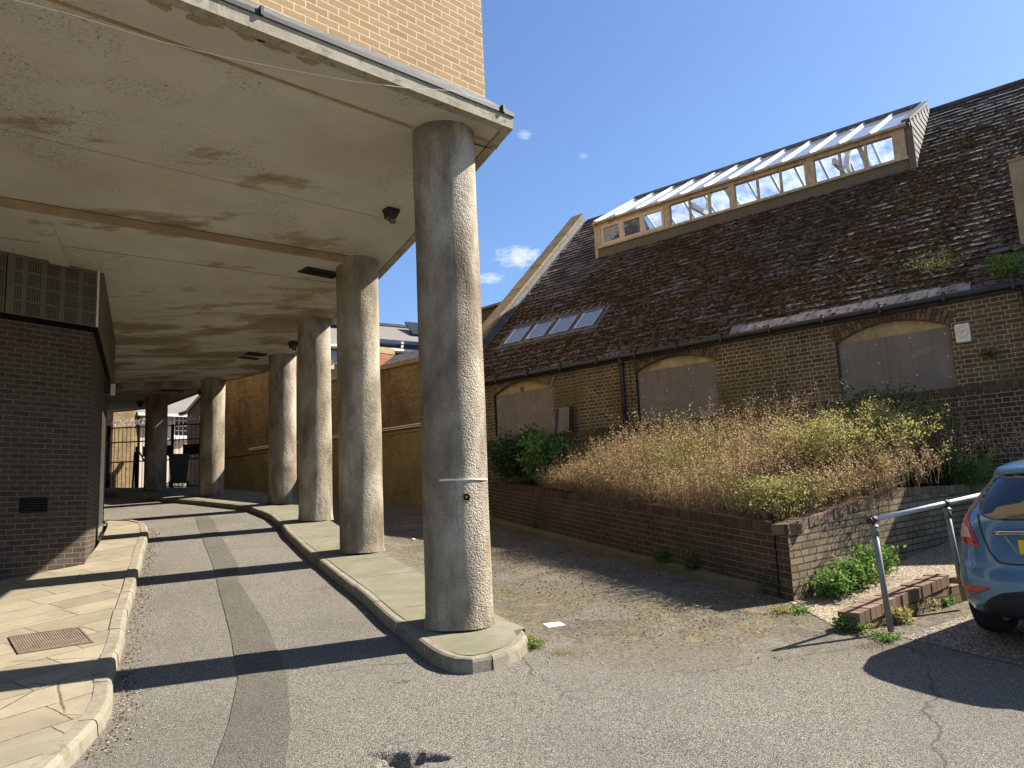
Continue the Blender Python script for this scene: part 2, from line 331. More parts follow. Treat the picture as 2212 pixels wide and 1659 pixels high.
M['cream'] = plain('cream_stucco', (.66, .56, .46), .85, .2, var=.08, sc=2)
M['letter'] = plain('faded_letter', (.36, .29, .24), .7, .2, var=.1)
M['red_letter'] = plain('red_label', (.62, .16, .10), .6, .3, var=.1)
M['soil'] = plain('dark_soil', (.075, .055, .035), .95, .1, var=.5, sc=6, bump=.8)
M['door'] = plain('grey_door', (.42, .42, .38), .55, .35, var=.08, sc=3, dirt=(.22, .20, .16), dirt_amt=.3)
M['cable'] = plain('white_cable', (.7, .67, .6), .6, .3, var=.05)
M['bin'] = plain('dark_bin', (.03, .035, .035), .5, .4, var=.15)
M['solar'] = plain('solar_black', (.02, .021, .025), .3, .5, var=.1)
M['mortar'] = plain('mortar', (.30, .26, .19), .95, .2, var=.2, sc=30)

def slate_mat(name, a, b, c, moss=(.05, .04, .02)):
    k = NT(name, .62, .2); g = k.n('ShaderNodeNewGeometry'); v = k.coord('Object')
    base = k.ramp(g.outputs['Random Per Island'], [(0, a), (.55, b), (1, c)])
    base = k.mix(.5, base, k.ramp(k.noise(v, 22, 6, .7), [(.25, (.4, .4, .4)), (.75, (1.2, 1.2, 1.2))]), 'MULTIPLY')
    base = k.mix(k.mr(k.noise(v, 2, 7, .7, .5), .50, .66, 0, .6), base, moss)
    k.color(base); k.bump(k.noise(v, 45, 6, .7), .4, .006); return k.m
M['slate'] = slate_mat('roof_slate', (.085, .070, .058), (.115, .096, .080), (.20, .175, .15), (.05, .032, .018))
M['slate_far'] = slate_mat('roof_slate_far', (.16, .15, .14), (.20, .19, .175), (.25, .235, .22), (.15, .12, .08))
def moss_mat():
    k = NT('roof_moss', 1, .1); g = k.n('ShaderNodeNewGeometry'); v = k.coord('Object')
    c = k.ramp(g.outputs['Random Per Island'], [(0, (.050, .028, .015)), (.5, (.085, .052, .028)), (.8, (.13, .095, .045)), (1, (.28, .24, .12))])
    k.color(k.mix(.5, c, k.ramp(k.noise(v, 60, 4, .7), [(.3, (.4, .4, .4)), (.7, (1.3, 1.3, 1.3))]), 'MULTIPLY')); k.bump(k.noise(v, 90, 4, .7), .8, .01)
    tl = k.n('ShaderNodeBsdfTranslucent'); tl.inputs[0].default_value = (.34, .27, .15, 1); mx_ = k.n('ShaderNodeMixShader'); mx_.inputs[0].default_value = .5
    k.l(k.b.outputs[0], mx_.inputs[1]); k.l(tl.outputs[0], mx_.inputs[2]); k.l(mx_.outputs[0], k.o.inputs['Surface']); return k.m
M['moss'] = moss_mat()

def glass_mat(name, tint=(.80, .88, .95), refl=.35, haze=.12):
    k = NT(name); k.t.nodes.remove(k.b)
    tr = k.n('ShaderNodeBsdfTransparent'); tr.inputs[0].default_value = tint+(1,)
    gl = k.n('ShaderNodeBsdfGlossy'); gl.inputs['Roughness'].default_value = .06
    df = k.n('ShaderNodeBsdfDiffuse'); df.inputs[0].default_value = (.75, .8, .85, 1)
    tl = k.n('ShaderNodeBsdfTranslucent'); tl.inputs[0].default_value = (.75, .8, .85, 1)
    ad = k.n('ShaderNodeMixShader'); ad.inputs[0].default_value = .5; k.l(df.outputs[0], ad.inputs[1]); k.l(tl.outputs[0], ad.inputs[2])
    m1 = k.n('ShaderNodeMixShader'); k.l(k.mr(k.noise(k.coord('Object'), 2.5, 6, .7), .35, .75, haze*.3, haze*2.4), m1.inputs[0]); k.l(tr.outputs[0], m1.inputs[1]); k.l(ad.outputs[0], m1.inputs[2])
    lw_ = k.n('ShaderNodeLayerWeight'); fr = k.n('ShaderNodeMath', operation='POWER'); fr.inputs[1].default_value = 4.5; k.l(lw_.outputs['Facing'], fr.inputs[0])
    m2 = k.n('ShaderNodeMixShader'); k.l(k.mr(fr.outputs[0], 0, 1, refl*.25, 1), m2.inputs[0]); k.l(m1.outputs[0], m2.inputs[1]); k.l(gl.outputs[0], m2.inputs[2])
    k.l(m2.outputs[0], k.o.inputs['Surface']); return k.m
M['glass'] = glass_mat('dusty_glass', (.88, .94, .98), .05, .12)
M['glass_roof'] = glass_mat('wired_roof_glass', (.60, .70, .78), .2, 1.3)
M['glass_back'] = glass_mat('rear_roof_glass', (.66, .78, .88), .1, .38)
def dark_glass(name, c, r=.05, sp_=1.0):
    k = NT(name, r, sp_); k.color(c); return k.m
M['skylight'] = dark_glass('rooflight_glass', (.20, .27, .34), .12)
M['winglass'] = dark_glass('window_glass', (.04, .045, .05))

# ------------------------------------------------------------------ mesh helpers
def fast_obj(name, V, F, mat, parent=None, smooth=False, uv=True, mats=None, midx=None):
    V = np.asarray(V, dtype=np.float64).reshape(-1, 3)
    if isinstance(F, np.ndarray):
        fl = F.astype(np.int64); tot = np.full(len(fl), fl.shape[1]); idx = fl.ravel()
    else:
        tot = np.array([len(f) for f in F]); idx = np.array([i for f in F for i in f])
    me = bpy.data.meshes.new(name)
    me.vertices.add(len(V)); me.vertices.foreach_set('co', V.ravel())
    me.loops.add(len(idx)); me.loops.foreach_set('vertex_index', idx)
    st = np.concatenate([[0], np.cumsum(tot)[:-1]])
    me.polygons.add(len(tot)); me.polygons.foreach_set('loop_start', st)
    me.polygons.foreach_set('loop_total', tot)
    me.update(calc_edges=True); me.validate()
    if uv:
        n = np.zeros(len(me.polygons)*3); me.polygons.foreach_get('normal', n); n = n.reshape(-1, 3)
        t = np.stack([-n[:, 1], n[:, 0], np.zeros(len(n))], 1); ln = np.linalg.norm(t, axis=1)
        flat = ln < .12; t[flat] = (1, 0, 0); ln[flat] = 1; t /= ln[:, None]
        # walls built back-to-front share one direction so that courses run through
        b = np.cross(n, t); b[flat] = (0, 1, 0)
        tots = np.zeros(len(me.polygons), dtype=np.int64); me.polygons.foreach_get('loop_total', tots)
        li = np.zeros(len(me.loops), dtype=np.int64); me.loops.foreach_get('vertex_index', li)
        VV = np.zeros(len(me.vertices)*3); me.vertices.foreach_get('co', VV); VV = VV.reshape(-1, 3)
        pi_ = np.repeat(np.arange(len(tots)), tots); P = VV[li]
        uvs = np.stack([(P*t[pi_]).sum(1), (P*b[pi_]).sum(1)], 1)
        lay = me.uv_layers.new(name='UVMap'); lay.data.foreach_set('uv', uvs.ravel())
    me.polygons.foreach_set('use_smooth', np.full(len(me.polygons), bool(smooth)))
    for m in (mats or [mat]): me.materials.append(m)
    if midx is not None and len(midx) == len(me.polygons): me.polygons.foreach_set('material_index', np.array(midx))
    o = bpy.data.objects.new(name, me); COL.objects.link(o)
    if parent is not None: o.parent = parent
    return o

class MB:
    def __init__(s): s.v = []; s.f = []; s.m = []; s.cur = 0
    def add(s, vs, fs):
        b = len(s.v); s.v += [tuple(x) for x in vs]; s.f += [tuple(i+b for i in f) for f in fs]; s.m += [s.cur]*len(fs); return s
    def quad(s, *p): return s.add(p, [tuple(range(len(p)))])
    def box(s, x0, x1, y0, y1, z0, z1, T=None):
        vs = [(x, y, z) for z in (z0, z1) for y in (y0, y1) for x in (x0, x1)]
        if T is not None: vs = [tuple(T @ Vector(p)) for p in vs]
        return s.add(vs, [(0, 2, 3, 1), (4, 5, 7, 6), (0, 1, 5, 4), (1, 3, 7, 5), (3, 2, 6, 7), (2, 0, 4, 6)])
    def hexa(s, p): # 8 points bottom ccw 4, top 4
        return s.add(p, [(0, 3, 2, 1), (4, 5, 6, 7), (0, 1, 5, 4), (1, 2, 6, 5), (2, 3, 7, 6), (3, 0, 4, 7)])
    def obox(s, p0, p1, wdt, h, up=(0, 0, 1), off=(0, 0)):
        """bar from p0 to p1 with cross-section wdt (sideways) x h (along up), centred"""
        p0 = Vector(p0); p1 = Vector(p1); d = (p1-p0).normalized(); up = Vector(up); sd = d.cross(up).normalized(); u = sd.cross(d).normalized()
        q = []
        for p in (p0, p1):
            for a, b in ((-1, -1), (1, -1), (1, 1), (-1, 1)): q.append(p+sd*(a*wdt/2+off[0])+u*(b*h/2+off[1]))
        return s.add(q, [(0, 3, 2, 1), (4, 5, 6, 7), (0, 1, 5, 4), (1, 2, 6, 5), (2, 3, 7, 6), (3, 0, 4, 7)])
    def tube(s, pts, r, n=10, cap=True):
        pts = [Vector(p) for p in pts]; rr = r if isinstance(r, (list, tuple)) else [r]*len(pts); base = len(s.v); vs = []
        ref = Vector((0, 0, 1))
        for i, p in enumerate(pts):
            d = (pts[min(i+1, len(pts)-1)]-pts[max(i-1, 0)]).normalized()
            rf = ref if abs(d.dot(ref)) < .95 else Vector((1, 0, 0))
            a = d.cross(rf).normalized(); b = a.cross(d)
            for k in range(n):
                t = 2*math.pi*k/n; vs.append(p+(a*math.cos(t)+b*math.sin(t))*rr[i])
        fs = []
        for i in range(len(pts)-1):
            for k in range(n): fs.append((i*n+k, i*n+(k+1) % n, (i+1)*n+(k+1) % n, (i+1)*n+k))
        if cap: fs.append(tuple(range(n-1, -1, -1))); fs.append(tuple((len(pts)-1)*n+k for k in range(n)))
        return s.add(vs, fs)
    def build(s, name, mat, parent=None, smooth=False, mats=None): return fast_obj(name, s.v, s.f, mat, parent, smooth, mats=mats, midx=s.m if mats else None)

def tag(o, label=None, cat=None, group=None, kind=None):
    if label: o['label'] = label
    if cat: o['category'] = cat
    if group: o['group'] = group
    if kind: o['kind'] = kind
    return o
def empty(name, loc=(0, 0, 0), rz=0, label=None, cat=None, group=None):
    o = bpy.data.objects.new(name, None); COL.objects.link(o); o.location = loc; o.rotation_euler = (0, 0, rz); o.empty_display_size = .3
    return tag(o, label, cat, group)
def bevel(o, w_=.01, seg=2):
    m = o.modifiers.new('bevel', 'BEVEL'); m.width = w_; m.segments = seg; m.limit_method = 'ANGLE'; m.angle_limit = R(40); return o

# ------------------------------------------------------------------ ground heights
GY = [-30, -5, 0, 4.5, 7.76, 11.85, 15.5, 21.9, 24.5, 27, 34, 60, 200]
GZ = [-2.0, -1.9, -1.78, -1.56, -1.20, -.67, -.21, .55, .88, 1.15, 1.35, 1.5, 2]
YY = [-30, -5, 0, 4.5, 8.6, 16.4, 21, 26, 60, 200]; YZ = [-2.0, -1.9, -1.78, -1.56, -1.14, -.36, .22, .95, 1.5, 2]
def gh(x, y):
    x = np.asarray(x, float); y = np.asarray(y, float)
    a = np.interp(y, GY, GZ); b = np.interp(y, YY, YZ)
    q = (x+.6)*.92+(y-7.76)*.39
    # the colonnade curves left beyond y=15
    q = q+np.where(y > 15, (y-15)*.16, 0)
    t = np.clip((q-.25)/.7, 0, 1); t = t*t*(3-2*t)
    return a*(1-t)+b*t
def G(x, y, dz=0): return (x, y, float(gh(x, y))+dz)

def axis(segs):
    out_ = []
    for a, b, st in segs: out_ += list(np.arange(a, b-1e-6, st))
    out_.append(segs[-1][1]); return np.array(out_)
xs = axis([(-120, -20, 20), (-20, -14, 1), (-14, -1.15, .5), (-1.15, -.45, .014), (-.45, 8, .5), (8, 20, 2), (20, 120, 20)])
ys = axis([(-60, 0, 5), (0, 4.9, .5), (4.9, 5.35, .014), (5.35, 6.4, .35), (6.4, 6.62, .02), (6.62, 30, .5), (30, 60, 5), (60, 260, 40)])
X, Y = np.meshgrid(xs, ys); Z = gh(X, Y)
def hole(cx_, cy_, rx, ry, dep, seed):
    global Z
    ang = np.arctan2((Y-cy_)/ry, (X-cx_)/rx); rr = np.hypot((X-cx_)/rx, (Y-cy_)/ry)
    lim = 1+.22*np.sin(3*ang+seed)+.14*np.sin(5*ang+seed*2)+.08*np.sin(9*ang+seed*3)
    t = np.clip((lim-rr)/.28, 0, 1); Z = Z-dep*t*(.75+.25*np.sin(40*X+seed)*np.sin(37*Y))
hole(-.74, 5.08, .20, .13, .12, 1.0); hole(-.92, 5.17, .16, .035, .04, 2.0); hole(-1.0, 6.53, .12, .035, .028, .4)
nx, ny = len(xs), len(ys)
idx = np.arange(nx*ny).reshape(ny, nx)
F = np.stack([idx[:-1, :-1], idx[:-1, 1:], idx[1:, 1:], idx[1:, :-1]], -1).reshape(-1, 4)
g = fast_obj('ground', np.stack([X, Y, Z], -1).reshape(-1, 3), F, M['asphalt'], smooth=True); tag(g, 'worn grey asphalt lane and mossy yard', 'ground', kind='structure')

def strip_sheet(name, A, B, mat, dz, n=6, kind='structure', label=None, cat=None, uvrot=None, thick=None, sub=4):
    """sheet between polylines A and B (same count), laid dz above the ground"""
    def dens(P):
        o = []
        for i in range(len(P)-1):
            for k in range(sub): t = k/sub; o.append((P[i][0]*(1-t)+P[i+1][0]*t, P[i][1]*(1-t)+P[i+1][1]*t))
        o.append(tuple(P[-1][:2])); return o
    A = dens(A); B = dens(B); V = []; 
    for a, b in zip(A, B):
        for k in range(n+1):
            t = k/n; x = a[0]*(1-t)+b[0]*t; y = a[1]*(1-t)+b[1]*t
            z = dz(x, y) if callable(dz) else float(gh(x, y))+dz
            V.append((x, y, z))
    F = []
    for i in range(len(A)-1):
        for k in range(n):
            q = i*(n+1)+k; F.append((q, q+1, q+n+2, q+n+1))
    V = np.array(V)
    # make faces look up
    v0, v1, v3 = V[F[0][0]], V[F[0][1]], V[F[0][3]]
    if np.cross(v1-v0, v3-v0)[2] < 0: F = [f[::-1] for f in F]
    o = fast_obj(name, V, F, mat, smooth=True)
    if uvrot is not None:
        me = o.data; c, s_ = math.cos(uvrot), math.sin(uvrot)
        li = np.zeros(len(me.loops), dtype=np.int64); me.loops.foreach_get('vertex_index', li)
        P = np.zeros(len(me.vertices)*3); me.vertices.foreach_get('co', P); P = P.reshape(-1, 3)[li]
        uvs = np.stack([P[:, 0]*c+P[:, 1]*s_, -P[:, 0]*s_+P[:, 1]*c], 1); me.uv_layers[0].data.foreach_set('uv', uvs.ravel())
    tag(o, label, cat, kind=kind); return o

def kerb_run(name, pts, inward, mat, wdt=.14, top=.12, label=None, seglen=.9):
    """bull-nosed kerb stones following pts (outer top edge); inward = +1/-1 side of the stone body"""
    P = [Vector((p[0], p[1], 0)) for p in pts]; L = [0]
    for i in range(1, len(P)): L.append(L[-1]+(P[i]-P[i-1]).length)
    def at(s):
        s = max(0, min(L[-1], s))
        for i in range(1, len(P)):
            if s <= L[i]+1e-9:
                t = (s-L[i-1])/(L[i]-L[i-1]); d = (P[i]-P[i-1]).normalized(); return P[i-1].lerp(P[i], t), d
        return P[-1], (P[-1]-P[-2]).normalized()
    def smd(s): return (at(s+.12)[0]-at(s-.12)[0]).normalized()
    mb = MB(); s = 0
    prof = [(0, -.06), (.012, top-.035), (.022, top-.012), (.045, top), (wdt, top), (wdt, -.06)]
    while s < L[-1]-.05:
        e = min(s+seglen, L[-1]); k = max(2, int((e-s)/.15)+1); vs = []; jz = random.uniform(-.004, .004); jo = random.uniform(-.006, .006)
        for j in range(k):
            q = s+.005+(e-s-.010)*j/(k-1); p, _ = at(q); d = smd(q); nrm = Vector((-d.y, d.x, 0))*inward
            for a, b in prof:
                pp = p+nrm*(a+jo); vs.append((pp.x, pp.y, float(gh(p.x, p.y))+b+(jz if b > 0 else 0)))
        n = len(prof); fs = []
        for j in range(k-1):
            for a in range(n-1): fs.append((j*n+a, j*n+a+1, (j+1)*n+a+1, (j+1)*n+a) if inward < 0 else (j*n+a, (j+1)*n+a, (j+1)*n+a+1, j*n+a+1))
        fs.append(tuple(range(n))); fs.append(tuple((k-1)*n+a for a in range(n-1, -1, -1)))
        mb.add(vs, fs); s = e
    o = mb.build(name, mat); tag(o, label, 'kerb', kind='structure'); return o

# --- left pavement
KL = [(-2.62, 4.2), (-2.80, 4.7), (-2.87, 5.1), (-2.89, 5.4), (-2.96, 5.78), (-3.08, 6.13), (-3.26, 6.5), (-3.49, 6.99), (-3.92, 8.0), (-4.28, 8.79), (-4.76, 9.92), (-5.11, 10.72), (-5.60, 11.87), (-6.29, 13.46), (-6.86, 14.82), (-7.40, 15.9), (-7.75, 16.5), (-8.15, 16.9), (-8.75, 17.15)]
# nearest end of the kerb bends away to the left, out of the picture
KL = [(-5.0, 2.2), (-3.9, 2.9), (-3.2, 3.55)] + [(-2.78, 4.35), (-2.80, 4.8)] + KL[3:]
WL = [(-12.5, 2.2), (-12.3, 2.9), (-12.0, 3.55), (-11.7, 4.35), (-11.3, 4.9), (-11.0, 5.4), (-10.8, 5.78), (-10.5, 6.13), (-10.3, 6.5), (-9.9, 6.99), (-9.2, 8.0), (-8.6, 8.79), (-7.8, 9.92), (-7.25, 10.72), (-6.48, 11.9), (-7.10, 13.46), (-7.7, 14.82), (-8.2, 15.9), (-8.5, 16.5), (-8.75, 16.8), (-8.85, 17.0)]
KI = []
for i, p in enumerate(KL):
    a = Vector(KL[max(0, i-1)]+(0,)); b = Vector(KL[min(len(KL)-1, i+1)]+(0,)); d = (b-a).normalized(); KI.append((p[0]-d.y*.13, p[1]+d.x*.13))
strip_sheet('pavement', KI, WL, M['flags'], .118, n=14, uvrot=R(52), label='pale stone flag pavement beside the brown brick wall', cat='pavement')
kerb_run('pavement_kerb', KL, 1, M['kerb'], label='pale kerb along the flag pavement')

# --- island carrying the colonnade
IL = [(-14.5, 25.4), (-11.2, 23.2), (-8.32, 20.61), (-6.35, 18.7), (-5.25, 16.8), (-4.62, 15.4), (-4.08, 14.07), (-3.36, 12.44), (-2.5, 10.60), (-1.83, 9.22), (-1.41, 8.26), (-1.11, 7.64), (-.90, 7.15), (-.76, 6.86), (-.6, 6.68), (-.42, 6.62), (-.25, 6.70), (-.11, 6.84), (0.0, 7.02), (.05, 7.24), (.02, 7.45)]
IR = [(-13.5, 26.6), (-10.6, 24.7), (-7.3, 22.0), (-5.35, 19.4), (-4.7, 18.0), (-4.0, 16.2), (-3.25, 14.5), (-2.55, 12.8), (-1.68, 11.0), (-1.08, 9.75), (-.67, 8.8), (-.40, 8.3), (-.28, 8.08), (-.2, 7.9), (-.15, 7.78), (-.1, 7.7), (-.06, 7.64), (-.03, 7.58), (0., 7.53), (.01, 7.5), (.015, 7.47)]
def inset(P, d_):
    o = []
    for i, p in enumerate(P):
        a = Vector(P[max(0, i-1)]+(0,)); b = Vector(P[min(len(P)-1, i+1)]+(0,)); d = (b-a).normalized(); o.append((p[0]-d.y*d_, p[1]+d.x*d_))
    return o
def road_h(x, y): return float(np.interp(y, GY, GZ))
ILi = inset(IL, .11)
strip_sheet('island_paving', ILi, IR, M['island'], lambda x, y: road_h(x, y)+.117, n=5, label='greenish concrete strip under the columns', cat='pavement')
kerb_run('island_kerb', IL, 1, M['kerb'], label='worn kerb round the column island')
mb = MB()
for i in range(len(IR)-1):
    a, b = IR[i], IR[i+1]
    mb.quad((a[0], a[1], road_h(*a)+.117), (a[0], a[1], road_h(*a)-.6), (b[0], b[1], road_h(*b)-.6), (b[0], b[1], road_h(*b)+.117))
tag(mb.build('island_edge', M['kerb']), 'rough back edge of the column island', 'kerb', kind='structure')
for t_ in (.6, 2.3, 3.5, 4.7, 5.9, 7.1, 8.3):
    q_ = Vector((-.95, 7.9, 0))+Vector((-.39, .92, 0))*t_; e_ = q_+Vector((.62, .26, 0)); n_ = Vector((-.39, .92, 0))*.006; q_ = q_-Vector((.02, .0, 0))
    strip_sheet('paving_joint', [(q_.x-n_.x, q_.y-n_.y), (e_.x-n_.x, e_.y-n_.y)], [(q_.x+n_.x, q_.y+n_.y), (e_.x+n_.x, e_.y+n_.y)], M['soil'], lambda x, y: road_h(x, y)+.1185, n=1)
# trench patch down the lane
PL = [(-7.3, 18.0), (-6.95, 17.2), (-5.6, 14.2), (-4.55, 11.9), (-4.0, 10.62), (-2.95, 8.2), (-2.36, 6.75), (-2.08, 5.75), (-1.75, 4.3), (-1.4, 3.2)]
PR = [(-6.95, 17.9), (-6.5, 17.0), (-5.2, 14.1), (-4.18, 11.9), (-3.75, 10.70), (-2.68, 8.5), (-2.02, 6.94), (-1.65, 5.78), (-1.3, 4.3), (-1.0, 3.2)]
strip_sheet('road_patch', PL, PR, M['patch'], .006, n=2, label='darker smooth trench patch running down the lane', cat='patch')

# ------------------------------------------------------------------ the overhanging building
H = 3.88
M['dark_tone'] = plain('soffit_joint_shade', (.10, .08, .055), .95, .1, var=.4, sc=4)  # dark tone for the shade painted beside the beam and for panel joints
SE = [(.12, 7.66), (-.29, 8.6), (-1.28, 10.9), (-2.17, 12.8), (-3.5, 15.5), (-4.95, 18.4), (-6.61, 20.9), (-8.3, 22.2), (-9.7, 24.0), (-11.84, 26.4), (-13.2, 27.0), (-15.0, 27.4)]   # colonnade side edge
FRONT = [(.12, 7.66), (-2.3, 5.43), (-10.5, -2.3)]
bld = empty('overhanging_building', (-7, 12, 0), 0, 'building raised on round rendered columns with tan brick above and peeling cream soffit', 'building')
BO = Vector((-7, 12, 0))
def L(p): return (p[0]-BO.x, p[1]-BO.y, p[2])
def bbuild(mb, name, mat, parent=None, smooth=False):
    if parent is None or parent == bld:
        mb.v = [L(p) for p in mb.v]; return mb.build(name, mat, bld, smooth)
    mb.v = [L(p) for p in mb.v]; return mb.build(name, mat, parent, smooth)
# soffit slab
poly = [FRONT[2]]+[FRONT[1]]+SE+[(-22, 27.4), (-22, -2.3)]
mb = MB(); n = len(poly)
mb.add([(p[0], p[1], H) for p in poly], [tuple(range(n-1, -1, -1))])
mb.add([(p[0], p[1], H+.10) for p in poly], [tuple(range(n))])
slab = bbuild(mb, 'soffit', M['soffit'])
# fascia: outer concrete nib and lead on top, along front and side edge
edge = [(-10.5, -2.3)]+[(-2.3, 5.43)]+SE
mb = MB(); ml = MB(); mdrip = MB()
def off(P, d_):
    o = []
    for i, p in enumerate(P):
        if i == 0: d = Vector((P[1][0]-P[0][0], P[1][1]-P[0][1], 0)).normalized(); nn = Vector((d.y, -d.x, 0)); o.append((p[0]+nn.x*d_, p[1]+nn.y*d_)); continue
        if i == len(P)-1: d = Vector((P[i][0]-P[i-1][0], P[i][1]-P[i-1][1], 0)).normalized(); nn = Vector((d.y, -d.x, 0)); o.append((p[0]+nn.x*d_, p[1]+nn.y*d_)); continue
        d1 = Vector((P[i][0]-P[i-1][0], P[i][1]-P[i-1][1], 0)).normalized(); d2 = Vector((P[i+1][0]-P[i][0], P[i+1][1]-P[i][1], 0)).normalized()
        n1 = Vector((d1.y, -d1.x, 0)); n2 = Vector((d2.y, -d2.x, 0)); b_ = (n1+n2).normalized(); k_ = d_/max(.3, b_.dot(n1)); o.append((p[0]+b_.x*k_, p[1]+b_.y*k_))
    return o
eo = off(edge, .012); ei = off(edge, -.10); et = off(edge, .03); ew = off(edge, -.28)
for i in range(len(edge)-1):
    a, b, c, d = eo[i], eo[i+1], ei[i+1], ei[i]
    mb.add([(a[0], a[1], H-.025), (b[0], b[1], H-.025), (b[0], b[1], H+.115), (a[0], a[1], H+.115), (d[0], d[1], H-.025), (c[0], c[1], H-.025), (c[0], c[1], H-.0), (d[0], d[1], H-.0)], [(0, 1, 2, 3), (4, 5, 1, 0), (7, 6, 5, 4)])
    a, b = et[i], et[i+1]; c, d = ew[i+1], ew[i]
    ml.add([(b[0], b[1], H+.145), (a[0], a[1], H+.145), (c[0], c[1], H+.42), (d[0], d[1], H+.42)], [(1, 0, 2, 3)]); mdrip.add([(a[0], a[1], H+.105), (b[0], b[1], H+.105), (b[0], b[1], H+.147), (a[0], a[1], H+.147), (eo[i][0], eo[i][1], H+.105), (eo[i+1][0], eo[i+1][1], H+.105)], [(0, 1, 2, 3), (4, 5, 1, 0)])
bbuild(mb, 'fascia', M['fascia']); lead = bbuild(ml, 'flashing', M['lead_light']); bbuild(mdrip, 'drip_shade_gap', M['dark_metal'])  # drip band is coloured dark to give the shade gap under the lead
mb = MB(); d0 = Vector((.12, 7.66, 0)); d1 = Vector((-2.3, 5.43, 0)); dd = (d1-d0).normalized()
for k in range(3):
    p = d0+dd*(.14+k*2.6); q = p+Vector((-dd.y, dd.x, 0))*(-.035 if True else 0)
    T = Matrix.Translation((p.x, p.y, H+.14)) @ Matrix.Rotation(math.atan2(dd.y, dd.x), 4, 'Z')
    mb.box(-.012, .012, -.045, .05, -.038, .042, T)
bbuild(mb, 'lead_joint', M['dark_metal'])
# upper brick storeys
WB = [(-.143, 7.87), (-.52, 8.75), (-1.52, 11.0), (-2.42, 12.9), (-3.75, 15.6), (-5.25, 18.5), (-6.9, 21.1), (-8.6, 22.4), (-10.0, 24.2), (-12.1, 26.7)]
wfront = [(-.143, 7.87), (-9.5, -1.5)]
mb = MB(); Z0, Z1 = H+.28, 13.0
a, b = wfront; mb.quad((b[0], b[1], Z0), (a[0], a[1], Z0), (a[0], a[1], Z1), (b[0], b[1], Z1))
for i in range(len(WB)-1):
    a, b = WB[i], WB[i+1]; mb.quad((a[0], a[1], Z0), (b[0], b[1], Z0), (b[0], b[1], Z1), (a[0], a[1], Z1))
mb.quad((WB[-1][0], WB[-1][1], Z0), (-22, 27, Z0), (-22, 27, Z1), (WB[-1][0], WB[-1][1], Z1))
mb.quad((-22, 27, Z0), (-22, -1.5, Z0), (-22, -1.5, Z1), (-22, 27, Z1)); mb.quad((-22, -1.5, Z0), (-9.5, -1.5, Z0), (-9.5, -1.5, Z1), (-22, -1.5, Z1))
mb.add([(p[0], p[1], Z1) for p in [(-9.5, -1.5)]+WB+[(-22, 27), (-22, -1.5)]], [tuple(range(len(WB)+3))])
bbuild(mb, 'upper_wall', M['tan_brick'])
# ground floor wall
WC = (-6.40, 11.80)
def dirv(a): return (math.sin(R(a)), math.cos(R(a)))
fd = dirv(34.6); kd = dirv(-25)
def onfront(t): return (WC[0]-fd[0]*t, WC[1]-fd[1]*t)       # from the corner towards the left
def onflank(t): return (WC[0]+kd[0]*t, WC[1]+kd[1]*t)
BT = 2.93
mb = MB()
a, b = onfront(12), WC
mb.quad((a[0], a[1], -2.2), (b[0], b[1], -2.2), (b[0], b[1], BT), (a[0], a[1], BT))
def flank_piece(t0, t1, z0, z1, inn=0.0):
    nx_, ny_ = -kd[1], kd[0]
    a, b = onflank(t0), onflank(t1); a = (a[0]+nx_*inn, a[1]+ny_*inn); b = (b[0]+nx_*inn, b[1]+ny_*inn)
    mb.quad((a[0], a[1], z0), (b[0], b[1], z0), (b[0], b[1], z1), (a[0], a[1], z1))
flank_piece(0, 3.35, -1.2, BT); flank_piece(3.35, 4.75, 2.15, BT); flank_piece(4.75, 5.2, -1.2, BT)
e1 = onflank(5.2); mb.quad((e1[0], e1[1], -1), (-14.3, 27.0, -1), (-14.3, 27.0, H), (e1[0], e1[1], H))
bbuild(mb, 'ground_floor_wall', M['brown_brick'])
# door recess on the flank
nx_, ny_ = -kd[1], kd[0]
def fp(t, inn, z): p = onflank(t); return (p[0]+nx_*inn, p[1]+ny_*inn, z)
mb = MB(); mb.quad(fp(3.35, 0, -.6), fp(3.35, .10, -.6), fp(3.35, .10, 2.15), fp(3.35, 0, 2.15)); mb.quad(fp(4.75, .10, -.6), fp(4.75, 0, -.6), fp(4.75, 0, 2.15), fp(4.75, .1, 2.15)); mb.quad(fp(3.35, .10, 2.15), fp(4.75, .1, 2.15), fp(4.75, 0, 2.15), fp(3.35, 0, 2.15))
mb.quad(fp(3.35, .08, -.6), fp(3.75, .08, -.6), fp(3.75, .08, 2.15), fp(3.35, .08, 2.15))
bbuild(mb, 'door_surround', M['white'])
mb = MB(); mb.quad(fp(3.75, .09, -.6), fp(4.75, .09, -.6), fp(4.75, .09, 2.15), fp(3.75, .09, 2.15)); dr = bbuild(mb, 'door', M['door'])
mb = MB()
for k in range(28):
    z = -.28+k*.035; mb.add([fp(3.82, .075, z), fp(4.68, .075, z), fp(4.68, .086, z+.024), fp(3.82, .086, z+.024)], [(0, 1, 2, 3)])
bbuild(mb, 'louvre', M['white_paint'], dr)
mb = MB(); mb.add([fp(3.84, .03, .98), fp(3.90, .03, .98), fp(3.90, .03, 1.16), fp(3.84, .03, 1.16), fp(3.84, .088, .98), fp(3.90, .088, .98), fp(3.90, .088, 1.16), fp(3.84, .088, 1.16)], [(0, 1, 2, 3), (0, 3, 7, 4), (1, 5, 6, 2), (3, 2, 6, 7), (4, 5, 1, 0)])
bbuild(mb, 'handle', M['galv'], dr)
